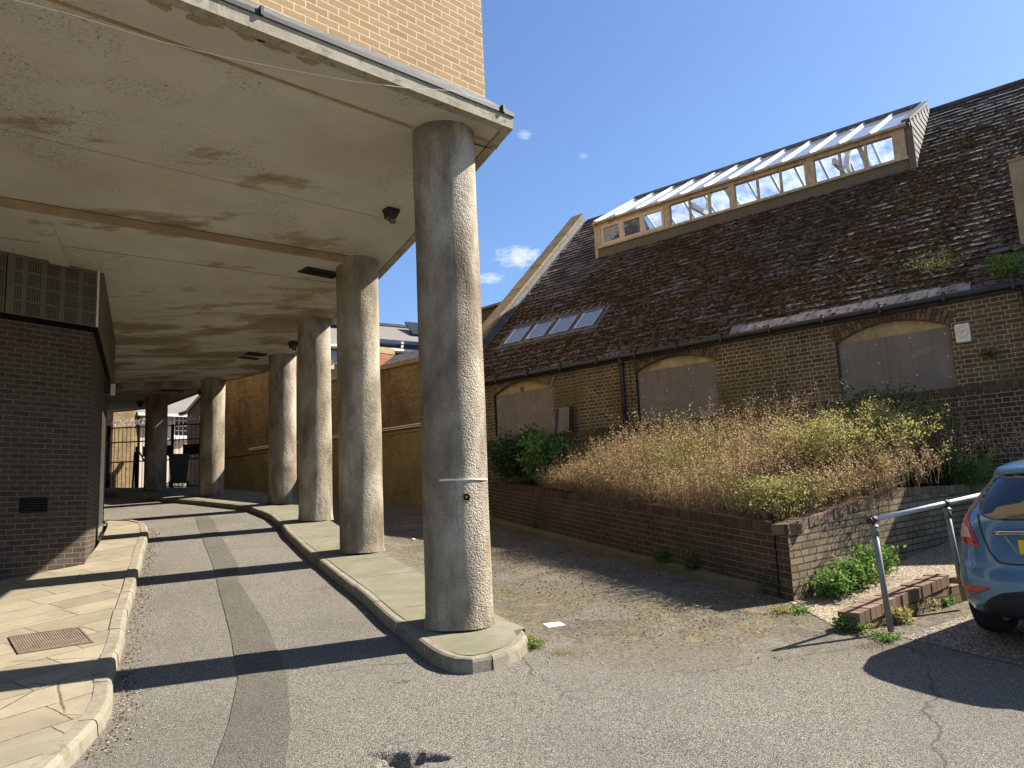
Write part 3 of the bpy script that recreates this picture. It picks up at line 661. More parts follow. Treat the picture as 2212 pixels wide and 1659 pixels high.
# recessed perforated panels above the wall, on front and flank
def box_on(mb, base, d, t0, t1, out0, out1, z0, z1, sgn=1):
    nx_, ny_ = d[1]*sgn, -d[0]*sgn
    q = []
    for z in (z0, z1):
        for t, o_ in ((t0, out0), (t1, out0), (t1, out1), (t0, out1)): q.append((base[0]+d[0]*t+nx_*o_, base[1]+d[1]*t+ny_*o_, z))
    mb.hexa(q)
fdn = (-fd[0], -fd[1])
# out direction of the front wall (towards camera right): (.82,-.57)
def FP(t, o_, z): p = onfront(t); return (p[0]+fd[1]*o_, p[1]-fd[0]*o_, z)
mb = MB()
mb.hexa([FP(12, -.02, BT), FP(-.02, -.02, BT), FP(-.02, .06, BT), FP(12, .06, BT)][::1]+[FP(12, -.02, BT+.07), FP(-.02, -.02, BT+.07), FP(-.02, .06, BT+.07), FP(12, .06, BT+.07)])
mb.hexa([fp(-.05, -.06, BT), fp(5.2, -.06, BT), fp(5.2, .05, BT), fp(-.05, .05, BT), fp(-.05, -.06, BT+.07), fp(5.2, -.06, BT+.07), fp(5.2, .05, BT+.07), fp(-.05, .05, BT+.07)])
bbuild(mb, 'ledge', M['hole'])
mb = MB(); mh = MB()
for k in range(9):
    t0 = .02+k*1.28; mb.hexa([FP(t0+1.26, .0, BT+.07), FP(t0, .0, BT+.07), FP(t0, .10, BT+.07), FP(t0+1.26, .10, BT+.07), FP(t0+1.26, .0, H-.001), FP(t0, .0, H-.001), FP(t0, .10, H-.001), FP(t0+1.26, .10, H-.001)])
    if k < 3:
        for gx in range(5):
            for gz in range(4):
                for ix in range(6 if gx < 4 else 3):
                    for iz in range(6):
                        t = t0+.035+gx*.262+ix*.032; z = BT+.10+gz*.213+iz*.030
                        if t > t0+1.24 or z > H-.03: continue
                        c = Vector(FP(t, .103, z)); s1 = Vector((-fd[0], -fd[1], 0))*.0085; s2 = Vector((0, 0, .0085))
                        mh.add([c-s1-s2, c+s1-s2, c+s1+s2, c-s1+s2], [(0, 3, 2, 1)])
bbuild(mb, 'perforated_panel', M['panel']); bbuild(mh, 'perforation', M['hole'])
mb = MB()
for k in range(4):
    t0 = -.03+k*1.30; mb.hexa([fp(t0, -.12, BT+.07), fp(t0+1.285, -.12, BT+.07), fp(t0+1.285, .02, BT+.07), fp(t0, .02, BT+.07), fp(t0, -.12, H-.001), fp(t0+1.285, -.12, H-.001), fp(t0+1.285, .02, H-.001), fp(t0, .02, H-.001)])
bbuild(mb, 'side_panel', M['panel'])
mb = MB(); c0 = FP(.0, .105, 0); mb.box(c0[0]-.012, c0[0]+.012, c0[1]-.012, c0[1]+.012, BT+.07, H-.002); bbuild(mb, 'corner_trim', M['white'])
# air brick
mb = MB()
p = []
for z in (.215, .425): p += [FP(.93, -.0, z), FP(.56, -.0, z), FP(.56, .006, z), FP(.93, .006, z)]
mb.hexa(p); vent = bbuild(mb, 'air_vent', M['hole'])
mb = MB()
for k in range(9):
    t = .58+k*.043; mb.obox(FP(t, .011, .22), FP(t, .011, .42), .007, .007)
for k in range(6):
    z = .235+k*.035; mb.obox(FP(.57, .011, z), FP(.92, .011, z), .007, .007)
bbuild(mb, 'grille', M['dark_metal'], vent)
# wall lamp on the flank near the top
mb = MB(); mb.hexa([fp(3.55, -.12, 2.50), fp(3.72, -.12, 2.50), fp(3.72, -.0, 2.50), fp(3.55, -.0, 2.50), fp(3.55, -.12, 2.78), fp(3.72, -.12, 2.78), fp(3.72, -.0, 2.78), fp(3.55, -.0, 2.78)])
wl = bbuild(mb, 'wall_lamp', M['black'])
mb = MB(); mb.hexa([fp(3.53, -.20, 2.48), fp(3.60, -.20, 2.48), fp(3.60, -.12, 2.48), fp(3.53, -.12, 2.48), fp(3.53, -.20, 2.70), fp(3.60, -.20, 2.70), fp(3.60, -.12, 2.70), fp(3.53, -.12, 2.70)])
bbuild(mb, 'lens', M['white'], wl)
# downstand beams and strips on the soffit
def beam(name, p, q, wdt, dep, mat='soffit'):
    m = MB(); d = Vector((q[0]-p[0], q[1]-p[1], 0)).normalized(); s_ = Vector((-d.y, d.x, 0))*wdt/2
    P, Q = Vector((p[0], p[1], 0)), Vector((q[0], q[1], 0)); r_ = []
    for z in (H-dep, H-.0005):
        for c in (P-s_, Q-s_, Q+s_, P+s_): r_.append((c.x, c.y, z))
    m.hexa(r_); return bbuild(m, name, M[mat])
beam('beam', (-2.45, 11.72), (-11.5, 4.65), .30, .11)
for o_ in (-.165, .165): beam('joint_shade_line', (-2.45+.615*o_, 11.72-.788*o_), (-11.5+.615*o_, 4.65-.788*o_), .022, .004, 'dark_tone')  # shade along both sides of the beam, put in as dark strips
for o_ in (-.148, ): beam('joint_shade_line', (-2.45+.615*.145, 11.72-.788*.145), (-11.5+.615*.145, 4.65-.788*.145), .03, .113, 'peel')  # near edge of the beam darkened by a strip in place of shade
beam('joint_shade_line', (-3.0, 12.9), (-11, 7.0), .010, .003, 'dark_tone'); beam('joint_shade_line', (-1.35, 10.3), (-11, 1.9), .008, .003, 'peel')  # joints between the soffit panels
beam('beam', (-5.95, 9.65), (-6.75, 11.5), .24, .035)
beam('beam', (-3.95, 15.6), (-13, 11.0), .06, .012)
beam('beam', (-8.5, 22.0), (-14, 21.6), .30, .16)
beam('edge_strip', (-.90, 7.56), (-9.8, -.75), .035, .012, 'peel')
# band between edge strip and fascia stands a little lower
mb = MB(); mb.hexa([(-.02, 7.45, H-.012), (-2.55, 5.20, H-.012), (-9.9, -1.6, H-.012), (-10.0, -1.4, H-.012)]+[(-.02, 7.45, H-.001), (-2.55, 5.20, H-.001), (-9.9, -1.6, H-.001), (-10.0, -1.4, H-.001)])
# peeled patches
def blob_patch(name, cx_, cy_, rx, ry, rot, seed, mat):
    m = MB(); n = 40; vs = []
    rg = random.Random(seed); ph = [rg.uniform(0, 6.28) for _ in range(6)]
    for z in (H-.004, H-.0008):
        for k in range(n):
            t = 2*math.pi*k/n; r_ = 1+.20*math.sin(2*t+ph[0])+.16*math.sin(3*t+ph[1])+.12*math.sin(5*t+ph[2])+.08*math.sin(8*t+ph[3])+.06*math.sin(13*t+ph[4])
            x, y = rx*r_*math.cos(t), ry*r_*math.sin(t); c, s_ = math.cos(rot), math.sin(rot); vs.append((cx_+x*c-y*s_, cy_+x*s_+y*c, z))
    m.add(vs, [tuple(range(n-1, -1, -1))]+[(k, (k+1) % n, n+(k+1) % n, n+k) for k in range(n)])
    return bbuild(m, name, M[mat])
def onz(x, y, z):          # only used for reading positions off the plan of the soffit
    d = Fv+Rv*((x-1106)/1700)-Uv*((y-829.5)/1700); t = z/d.z; return (d.x*t, d.y*t)
for i, (px, py, rx, ry) in enumerate([(455, 42, .20, .085), (545, 76, .15, .08), (600, 98, .19, .07), (665, 132, .08, .045), (338, 2, .12, .07), (1045, 302, .13, .022), (1000, 283, .06, .012)]):
    c = onz(px, py, H); blob_patch('peeled_patch', c[0], c[1], rx, ry, R(43), 10+i, 'peel')
# soffit fittings
def soffit_lamp(px, py, s=1.0):
    c = onz(px, py, H); m = MB(); T = Matrix.Translation((c[0], c[1], H)) @ Matrix.Rotation(R(40), 4, 'Z')
    m.box(-.09*s, .09*s, -.07*s, .07*s, -.05*s, -.001, T); m.hexa([tuple(T @ Vector(v_)) for v_ in [(-.07*s, -.06*s, -.13*s), (.03*s, -.06*s, -.15*s), (.03*s, .06*s, -.15*s), (-.07*s, .06*s, -.13*s), (-.08*s, -.065*s, -.05*s), (.08*s, -.065*s, -.05*s), (.08*s, .065*s, -.05*s), (-.08*s, .065*s, -.05*s)]])
    o = bbuild(m, 'soffit_lamp', M['black'])
    m = MB(); m.tube([T @ Vector((.0, 0, -.10*s)), T @ Vector((.02*s, 0, -.19*s))], [.05*s, .038*s], 14); bbuild(m, 'lens', M['winglass'], o, True)
soffit_lamp(845, 452); soffit_lamp(634, 738, 1.1); soffit_lamp(437, 842, 1.2); soffit_lamp(303, 868, 1.0)
def louvre(px, py, a, b, rot=-40):
    c = onz(px, py, H); m = MB(); T = Matrix.Translation((c[0], c[1], H)) @ Matrix.Rotation(R(rot), 4, 'Z')
    m.box(-a/2, a/2, -b/2, b/2, -.008, -.001, T); o = bbuild(m, 'ceiling_vent', M['hole']); m = MB()
    for k in range(5):
        y = -b/2+b*(k+.5)/5; m.box(-a/2, a/2, y-.006, y+.006, -.02, -.008, T)
    for s_ in (-1, 1): m.box(s_*a/2-.012, s_*a/2+.012, -b/2, b/2, -.022, -.001, T); m.box(-a/2, a/2, s_*b/2-.012, s_*b/2+.012, -.022, -.001, T)
    bbuild(m, 'frame', M['dark_metal'], o)
louvre(692, 588, .62, .30, 45); louvre(552, 764, .45, .28, 45); louvre(538, 773, .45, .16, 45); louvre(372, 843, .6, .25, 30)
# loose cable slung under the soffit
pts = [(0, -8, 3.60), (150, 30, 3.66), (330, 85, 3.70), (480, 122, 3.72), (620, 150, 3.76), (760, 175, 3.80), (880, 190, 3.82), (980, 196, 3.86), (1065, 224, 3.95)]
mb = MB(); mb.tube([(lambda c: (c[0], c[1], z))(onz(x, y, z)) for x, y, z in pts], .0028, 5); bbuild(mb, 'cable', M['cable'])
mb = MB(); cc = [onz(x, y, z)+(z,) for x, y, z in [(1022, 310, 3.86), (1050, 318, 3.85), (1072, 321, 3.87), (1078, 312, 3.94)]]; mb.tube(cc, .008, 6); bbuild(mb, 'cable', M['black'])

# columns (parts of the building)
CPOS = [(-.60, 7.76), (-2.33, 11.85), (-3.94, 15.51), (-5.58, 18.9), (-8.43, 21.9), (-11.2, 24.5)]
for ci, (x, y) in enumerate(CPOS):
    zb = road_h(x, y)+.10; zt = H; nseg = 72; nz = 70 if ci < 2 else 30; V = []; rg = random.Random(ci)
    ph = [rg.uniform(0, 6.28) for _ in range(4)]
    for j in range(nz+1):
        z = zb+(zt-zb)*j/nz; 
        for k in range(nseg):
            t = 2*math.pi*k/nseg; r_ = .322+.003*math.sin(3*t+z*1.3+ph[0])+.002*math.sin(7*t-z*4+ph[1])
            if j == 0: r_ += .018
            if ci == 0 and j <= 1: r_ += .008
            V.append((r_*math.cos(t), r_*math.sin(t), z-zb))
    Fc = [(j*nseg+k, j*nseg+(k+1) % nseg, (j+1)*nseg+(k+1) % nseg, (j+1)*nseg+k) for j in range(nz) for k in range(nseg)]
    o = fast_obj('column', V, Fc, M['column'], bld, True); o.location = L((x, y, zb))
    if ci == 0:
        o['label'] = 'nearest and tallest rendered column'
        cc_ = Vector((x, y)); 
        # painted-over band and an old fixing hole on the near face
        th = R(-68); m = MB(); hz = .0
        def cyl_pt(th, z, e=0.0): r2 = .324+e; return (r2*math.cos(th), r2*math.sin(th), z)
        # band
        vs = []; fs = []; nb = 26; zb2 = (-.005)-zb+.32-.0
        for k in range(nb+1):
            t = R(-112)+R(95)*k/nb; zz = .02*math.sin(k*.5)*.3
            vs += [cyl_pt(t, 1.36+zz*.4, .001), cyl_pt(t, 1.36+zz*.4, .009), cyl_pt(t, 1.378+zz*.4, .009), cyl_pt(t, 1.378+zz*.4, .001)]
        for k in range(nb):
            for q in range(3): fs.append((k*4+q, k*4+4+q, k*4+5+q, k*4+q+1))
        m.add(vs, fs); m.build('render_ridge', M['white'], o)
        m = MB(); c = Vector(cyl_pt(th, 1.20)); nrm = Vector((math.cos(th), math.sin(th), 0)); m.tube([c-nrm*.03, c+nrm*.006], [.034, .034], 18); ho = m.build('fixing_hole', M['hole'], o)
        m = MB(); m.tube([c+nrm*.004, c+nrm*.010], [.018, .012], 10); m.build('plug', M['iron'], ho)
        ring = MB(); tan = Vector((-nrm.y, nrm.x, 0)); ring.tube([c+nrm*.004+(tan*math.cos(a)+Vector((0, 0, 1))*math.sin(a))*.037 for a in [2*math.pi*k/20 for k in range(21)]], .006, 6, False); ring.build('rim', M['render'], ho)
        # drip collar of plaster where column meets soffit
# ------------------------------------------------------------------ HALL frame
HE = Vector((-1.37, 19.36, 3.08)); HR = R(-40)
hall = empty('brick_hall', HE, HR, 'long old brick hall with mossy slate roof and boarded arched windows', 'building')
HM = Matrix.Translation(HE) @ Matrix.Rotation(HR, 4, 'Z'); HMi = HM.inverted()
def toh(p): return HMi @ Vector(p)
def fromh(p): return HM @ Vector(p)
HL = 15.5     # length
RV, RW = 6.13, 5.74
def wall_arches(mb, u0, u1, w0, w1, ops, v=0, rev=.11, seg=14):
    """front wall face at v with segmental-arched openings ops=(a,b,sill,spring,rise)"""
    ops = sorted(ops); cur = u0
    for (a, b, s_, sp_, ri) in ops:
        mb.quad((cur, v, w0), (a, v, w0), (a, v, w1), (cur, v, w1))
        if s_ > w0: mb.quad((a, v, w0), (b, v, w0), (b, v, s_), (a, v, s_))
        pts = [(a+(b-a)*k/seg, sp_+ri*(1-(2*k/seg-1)**2)) for k in range(seg+1)]
        for k in range(seg):
            (x0, z0), (x1, z1) = pts[k], pts[k+1]
            mb.quad((x0, v, z0), (x1, v, z1), (x1, v, w1), (x0, v, w1))
            mb.quad((x0, v, z0), (x0, v+rev, z0), (x1, v+rev, z1), (x1, v, z1))
        mb.quad((a, v, s_), (a, v+rev, s_), (a, v+rev, sp_), (a, v, sp_)); mb.quad((b, v+rev, s_), (b, v, s_), (b, v, sp_), (b, v+rev, sp_))
        mb.quad((a, v, s_), (b, v, s_), (b, v+rev, s_), (a, v+rev, s_))
        cur = b
    mb.quad((cur, v, w0), (u1, v, w0), (u1, v, w1), (cur, v, w1))
OPS = [(1.20, 2.98, -1.80, -.47, .24), (5.12, 6.92, -1.85, -.47, .20), (9.17, 10.95, -1.85, -.55, .23)]
mb = MB(); wall_arches(mb, 0, HL, -4.2, -.02, OPS)
mb.quad((HL, 0, -4.2), (HL, 2*RV, -4.2), (HL, 2*RV, 0), (HL, 0, 0)); mb.add([(HL, 0, -.02), (HL, 2*RV, -.02), (HL, RV, RW-.05)], [(0, 1, 2)])
mb.quad((HL, 2*RV, -4.2), (0, 2*RV, -4.2), (0, 2*RV, 0), (HL, 2*RV, 0))
mb.quad((0, 2*RV, -4.2), (0, 0, -4.2), (0, 0, 0), (0, 2*RV, 0)); mb.add([(0, 2*RV, -.02), (0, 0, -.02), (0, RV, RW-.05)], [(0, 1, 2)])
# slightly proud pier between first window and downpipe
mb.hexa([(3.66, -.045, -4.2), (5.0, -.045, -4.2), (5.0, -.002, -4.2), (3.66, -.002, -4.2), (3.66, -.045, -.12), (5.0, -.045, -.12), (5.0, -.002, -.12), (3.66, -.002, -.12)])
hwall = mb.build('wall', M['hall_brick'], hall)
mb = MB(); mb.box(3.655, HL, -.05, -.003, -.20, -.035); mb.build('cornice', M['plaster_tymp'], hall)
# arches
for oi, (a, b, s_, sp_, ri) in enumerate(OPS):
    mb = MB(); n = 26 if oi else 24; wd = b-a
    for ring in range(2):
        for k in range(n):
            t = (k+.5)/n; x = a+wd*t; z = sp_+ri*(1-(2*t-1)**2); sl = -ri*4*(2*t-1)/wd
            nv = Vector((-sl, 0, 1)).normalized(); tv = Vector((1, 0, sl)).normalized()
            r0 = .006+ring*.112; r1 = r0+.100; hw = wd/n/2*.86
            q = []
            for r_ in (r0, r1):
                for sx, dy in ((-1, -.022), (1, -.022), (1, .04), (-1, .04)):
                    c = Vector((x, 0, z))+nv*r_+tv*(sx*hw*(1+r_*.25)); q.append((c.x, dy-(random.uniform(0, .004) if dy < 0 else 0), c.z))
            mb.hexa(q)
    mb.build('arch', M['arch_tan'] if oi == 0 else M['arch_brick'], hall)
    ztop = sp_-.0
    slope = (0, -.0, -.0)[oi]
    mb = MB(); mb.box(a+.02, b-.01, .055, .08, s_, ztop-.01 if oi else ztop-.0); bd = mb.build('window_board', M['board'], hall)
    mb = MB()
    for (fx, fz) in ((.06, .15), (.36, .1), (.66, .08), (.95, .1), (.07, .5), (.37, .45), (.67, .42), (.95, .5), (.38, .8), (.68, .75), (.95, .85)):
        c = (a+wd*fx, .05, ztop-.02-(ztop-s_)*.72*fz); mb.tube([(c[0], .056, c[2]), (c[0], .050, c[2])], .009, 8)
    mb.build('screw', M['white_paint'], bd)
    mb = MB(); seg = 14
    pts = [(a+wd*k/seg, sp_+ri*(1-(2*k/seg-1)**2)) for k in range(seg+1)]
    mb.add([(p[0], .09, p[1]) for p in pts]+[(b, .09, ztop-.03), (a, .09, ztop-.03)], [tuple(range(seg, -1, -1))+(seg+2, seg+1)] if False else [tuple([seg+2, seg+1]+list(range(seg, -1, -1)))])
    mb.build('tympanum', M['plaster_tymp'], hall)
    mb = MB(); mb.box(a, a+.03, .03, .09, s_, ztop); mb.build('window_frame', M['black'], hall)
# round bracket ornament in the first arch
mb = MB(); mb.tube([(2.02, .088, -.40), (2.02, .055, -.40)], [.06, .05], 18); mb.build('air_vent', M['iron'], hall)
# roof of individual slates
def slates(name, u0, u1, v0, w0, v1, w1, ex=.195, sw=.30, mat='slate', parent=hall, holes=(), seed=3, th=.012):
    rg = random.Random(seed); sl = Vector((0, v1-v0, w1-w0)); Ln = sl.length; sd = sl.normalized(); nn = Vector((0, -sd.z, sd.y))
    rows = int(Ln/ex)+1; V = []; Fq = []
    for r_ in range(rows):
        off_ = (.5 if r_ % 2 else 0)*sw; u = u0-off_
        while u < u1:
            ua, ub = max(u, u0)+.003, min(u+sw, u1)-.003; u += sw
            if ub-ua < .03: continue
            s0 = r_*ex; s1 = min(s0+ex+.05, Ln); um = (ua+ub)/2; sm = s0+ex/2
            vm = v0+sd.y*sm
            skip = False
            for (ha, hb, va, vb) in holes:
                if ha < um < hb and va < vm < vb: skip = True
            if skip: continue
            slip = rg.uniform(-.006, .006)-(rg.random() < .02)*.03; tl = rg.uniform(-.012, .012); lift = rg.uniform(.024, .042)
            b_ = len(V)
            for (uu, ss, hh) in ((ua, s0+slip+tl*.3, lift), (ub, s0+slip-tl*.3, lift+rg.uniform(-.003, .003)), (ub, s1, .0), (ua, s1, .0)):
                for k_ in (0, 1):
                    p = Vector((uu, v0, w0))+sd*ss+nn*(hh+k_*th); V.append(tuple(p))
            Fq += [(b_+1, b_+3, b_+5, b_+7), (b_, b_+2, b_+3, b_+1), (b_+2, b_+4, b_+5, b_+3), (b_+6, b_, b_+1, b_+7)]
    return fast_obj(name, V, np.array(Fq), M[mat], parent)
sd_n = math.hypot(RV, RW)
DU0, DU1 = 1.95, 9.90
mb = MB(); kk = RW/RV
mb.quad((0, -.06, -.056), (HL, -.06, -.056), (HL, 3.9, 3.9*kk), (0, 3.9, 3.9*kk)); mb.quad((0, 3.9, 3.9*kk), (DU0, 3.9, 3.9*kk), (DU0, RV, RW), (0, RV, RW)); mb.quad((DU1, 3.9, 3.9*kk), (HL, 3.9, 3.9*kk), (HL, RV, RW), (DU1, RV, RW))
v2 = 2*RV-3.9
mb.quad((HL, 2*RV, 0), (0, 2*RV, 0), (0, v2, 3.9*kk), (HL, v2, 3.9*kk)); mb.quad((DU0, v2, 3.9*kk), (0, v2, 3.9*kk), (0, RV, RW), (DU0, RV, RW)); mb.quad((HL, v2, 3.9*kk), (DU1, v2, 3.9*kk), (DU1, RV, RW), (HL, RV, RW)); roof = mb.build('roof', M['slate'], hall)
SKL = (.62, 3.60, .93, 1.60)
slates('slates', .02, HL, -.10, -.094, RV, RW, parent=roof, holes=[(DU0+.1, DU1-.1, 4.0, 9), SKL])
mb = MB(); mb.tube([(DU1, RV, RW+.02), (HL, RV, RW+.02)], .055, 8); mb.tube([(.1, RV, RW+.02), (DU0, RV, RW+.02)], .055, 8); mb.build('ridge', M['slate'], roof)
# slates above the gutter, coloured pale for the strong sun on them
# moss cushions
_sd = Vector((0, RV, RW)).normalized(); _nn = Vector((0, -_sd.z, _sd.y))
def rp0(u, v, h=0): return tuple(Vector((u, 0, 0))+_sd*(v/_sd.y)+_nn*h)
M['pale_sunlit_slate'] = plain('pale_sunlit_eaves', (.25, .235, .21), .85, .2, var=.3, sc=7, bump=.3, dirt=(.12, .10, .08), dirt_amt=.6)  # pale tone carries the sunlight on the eaves slates
def moss_cloud(n_):
    rg = np.random.default_rng(5); V = []; Fc = []; cnt = 0
    sd = Vector((0, RV, RW)).normalized(); nn = Vector((0, -sd.z, sd.y)); S = sd_n
    def dens(u, v):
        # bare at the top left and top; heavy in the middle and right
        d = 1.0
        top = 3.1+.10*u if u < 6 else (3.6 if u < 9 else 4.2+.2*(u-9))
        if u < 5: top = 1.9+.42*u+.25*math.sin(u*3)
        d *= 1/(1+math.exp((v-top)*3.2))
        if v < .12: d *= .5+.5*(u < 6)
        if u > 11.2: d *= .5
        return d*(.35+.65*(math.sin(u*2.3+v*3.1)+math.sin(u*5.1-v*2.2)+math.sin(u*1.1+v*6.3)+3)/4.5)
    ring = 6
    while cnt < n_:
        u = rg.uniform(.1, HL); s = rg.uniform(0, S); 
        row = math.floor(s/.195); s = row*.195+abs(rg.normal(0, .035)) if rg.random() < .5 else s
        v = sd.y*s-.1
        if rg.random() > dens(u, v): continue
        if SKL[0]-.1 < u < SKL[1]+.1 and SKL[2]-.1 < v < SKL[3]+.1: continue
        if DU0 < u < DU1 and v > 3.8: continue
        r_ = rg.uniform(.010, .036); hgt = r_*rg.uniform(.5, 1.3); el = rg.uniform(.9, 2.2)
        c = Vector((u, -.10, -.094))+sd*s+nn*.022; b_ = len(V)
        a0 = rg.uniform(0, 6.28)
        for (fr, hh) in ((1, 0), (.75, .7)):
            for k in range(ring):
                t = a0+2*math.pi*k/ring; p = c+Vector((1, 0, 0))*(math.cos(t)*r_*el*fr*rg.uniform(.8, 1.2))+sd*(math.sin(t)*r_*fr*rg.uniform(.8, 1.2))+nn*(hgt*hh); V.append(tuple(p))
        V.append(tuple(c+nn*hgt*1.05))
        for k in range(ring):
            k2 = (k+1) % ring; Fc.append((b_+k, b_+k2, b_+ring+k2, b_+ring+k)); Fc.append((b_+ring+k, b_+ring+k2, b_+2*ring))
        cnt += 1
    return V, Fc
f = MB()
for k in range(13):
    u_ = 7.3+k*.31; f.hexa([rp0(u_+.004, -.115, .034), rp0(u_+.304, -.115, .036), rp0(u_+.304, .06, .040), rp0(u_+.004, .06, .038), rp0(u_+.004, -.115, .048), rp0(u_+.304, -.115, .050), rp0(u_+.304, .06, .054), rp0(u_+.004, .06, .052)])
f.build('eaves_course', M['pale_sunlit_slate'], roof)
V, Fc = moss_cloud(48000); mo = fast_obj('moss', V, Fc, M['moss'], roof, uv=False); mo['kind'] = 'stuff'
# raking parapet at the left end
mb = MB(); mc = MB(); mk = MB()
sd = Vector((0, RV, RW)).normalized(); nn = Vector((0, -sd.z, sd.y))
def rake(m, u0, u1, s0, s1, h0, h1):
    q = []
    for h_ in (h0, h1):
        for u_, s_ in ((u0, s0), (u1, s0), (u1, s1), (u0, s1)):
            p = Vector((u_, 0, 0))+sd*s_+nn*h_; q.append(tuple(p))
    m.hexa(q)
rake(mb, -.36, -.0, -.9, sd_n+.05, -.8, .20); mb.build('parapet_wall', M['hall_brick'], hall)
s_ = -.9; 
while s_ < sd_n+.05:
    e_ = min(s_+.62, sd_n+.12); rake(mc, -.42, .03+random.uniform(-.004, .004), s_+.002, e_-.002, .20, .285+random.uniform(-.004, .004)); s_ = e_
mc.build('parapet_coping', M['coping_stone'], hall)
rake(mk, .0, .12, -.1, sd_n-.02, .03, .05); rake(mk, .002, .03, -.1, sd_n-.02, .03, .19); mk.build('lead_flashing', M['lead_light'], hall)
# gutter and downpipes
mb = MB(); pts = []
for u_ in np.linspace(-.1, HL, 24): pass
mb.tube([(-.1, -.15, -.12), (HL, -.15, -.12)], .05, 10); mb.box(-.1, HL, -.10, -.03, -.20, -.09); gut = mb.build('gutter', M['gutter'], hall)
mb = MB()
for u_ in np.arange(.5, HL, .95): mb.box(u_-.02, u_+.02, -.215, -.03, -.19, -.04)
mb.build('bracket', M['gutter'], gut)
for u_ in (4.86, 12.05):
    mb = MB(); mb.tube([(u_, -.14, -.12), (u_, -.10, -.30), (u_, -.10, -3.4)], .048, 12); mb.tube([(u_, -.11, -.16), (u_, -.10, -.30)], .062, 12); mb.box(u_-.075, u_+.075, -.05, -.0, -1.3, -1.25); mb.build('downpipe', M['gutter'], hall, True)
# roof windows: four in a row
su = [(.70, 1.36), (1.43, 2.09), (2.16, 2.82), (2.89, 3.55)]
def rp(u, v, h=0): p = Vector((u, 0, 0))+sd*(v/sd.y)+nn*h; return tuple(p)
for (a, b) in su:
    f = MB(); va, vb = .96, 1.55
    for (x0, x1, y0, y1) in ((a, a+.05, va, vb), (b-.05, b, va, vb), (a+.05, b-.05, va, va+.045), (a+.05, b-.05, vb-.045, vb)):
        f.hexa([rp(x0, y0, .0), rp(x1, y0, .0), rp(x1, y1, .0), rp(x0, y1, .0), rp(x0, y0, .075), rp(x1, y0, .075), rp(x1, y1, .075), rp(x0, y1, .075)])
    fo = f.build('roof_window', M['lead'], hall)
    f = MB(); f.quad(rp(a+.05, va+.045, .055), rp(b-.05, va+.045, .055), rp(b-.05, vb-.045, .055), rp(a+.05, vb-.045, .055)); f.build('pane', M['skylight'], fo)
    f = MB(); 
    for (x0, x1, y0, y1) in ((a+.05, a+.075, va+.045, vb-.045), (b-.075, b-.05, va+.045, vb-.045), (a+.05, b-.05, va+.045, va+.066)): f.hexa([rp(x0, y0, .056), rp(x1, y0, .056), rp(x1, y1, .056), rp(x0, y1, .056), rp(x0, y0, .066), rp(x1, y0, .066), rp(x1, y1, .066), rp(x0, y1, .066)])
    f.build('sash', M['white_paint'], fo)
f = MB(); f.hexa([rp(.60, .90, .0), rp(3.66, .90, .0), rp(3.66, .965, .0), rp(.60, .965, .0), rp(.60, .90, .05), rp(3.66, .90, .05), rp(3.66, .965, .06), rp(.60, .965, .06)])
for u_ in (.66, 1.395, 2.125, 2.855, 3.60): f.hexa([rp(u_-.035, .93, .0), rp(u_+.035, .93, .0), rp(u_+.035, 1.62, .0), rp(u_-.035, 1.62, .0), rp(u_-.035, .93, .045), rp(u_+.035, .93, .045), rp(u_+.035, 1.62, .045), rp(u_-.035, 1.62, .045)])
f.build('roof_window_flashing', M['lead'], hall)
f = MB()
for u_ in (.78, .98, 1.2, 1.5, 1.7, 1.95, 2.3, 2.5, 2.75, 3.0, 3.25, 3.5): f.obox(rp(u_, 1.66, .05), rp(u_+.03, 1.78, .05), .012, .008)
f.build('hook', M['galv_top'], hall)
# glazed dormer
DV = 3.85; DW0 = DV*RW/RV; EV, EW = 3.70, 4.60; PV, PW = 6.0, 5.90
D = empty('glazed_dormer', (0, 0, 0)); D.parent = hall
f = MB(); f.box(DU0, DU1, DV-.03, DV+.03, DW0-.04, 3.84); f.box(DU0-.03, DU1+.03, DV-.06, DV-.0, DW0-.06, DW0+.03); f.build('upstand', M['panel'], D)
f = MB(); f.box(DU0-.02, DU1+.02, DV-.09, DV+.07, 3.84, 3.90); f.box(DU0, DU1, DV-.07, DV+.06, 4.46, 4.56)
for u_, wd in ((DU0+.05, .10), (4.13, .17), (5.93, .15), (7.79, .13), (7.90, .10), (DU1-.13, .26)): f.box(u_-wd/2, u_+wd/2, DV-.06, DV+.06, 3.90, 4.46)
f.build('timber_frame', M['timber'], D)
f = MB()
secs = [(2.08, 4.04, 3, 'u'), (4.23, 5.85, 3, 't'), (6.01, 7.72, 3, 't'), (7.96, 9.63, 3, 't')]
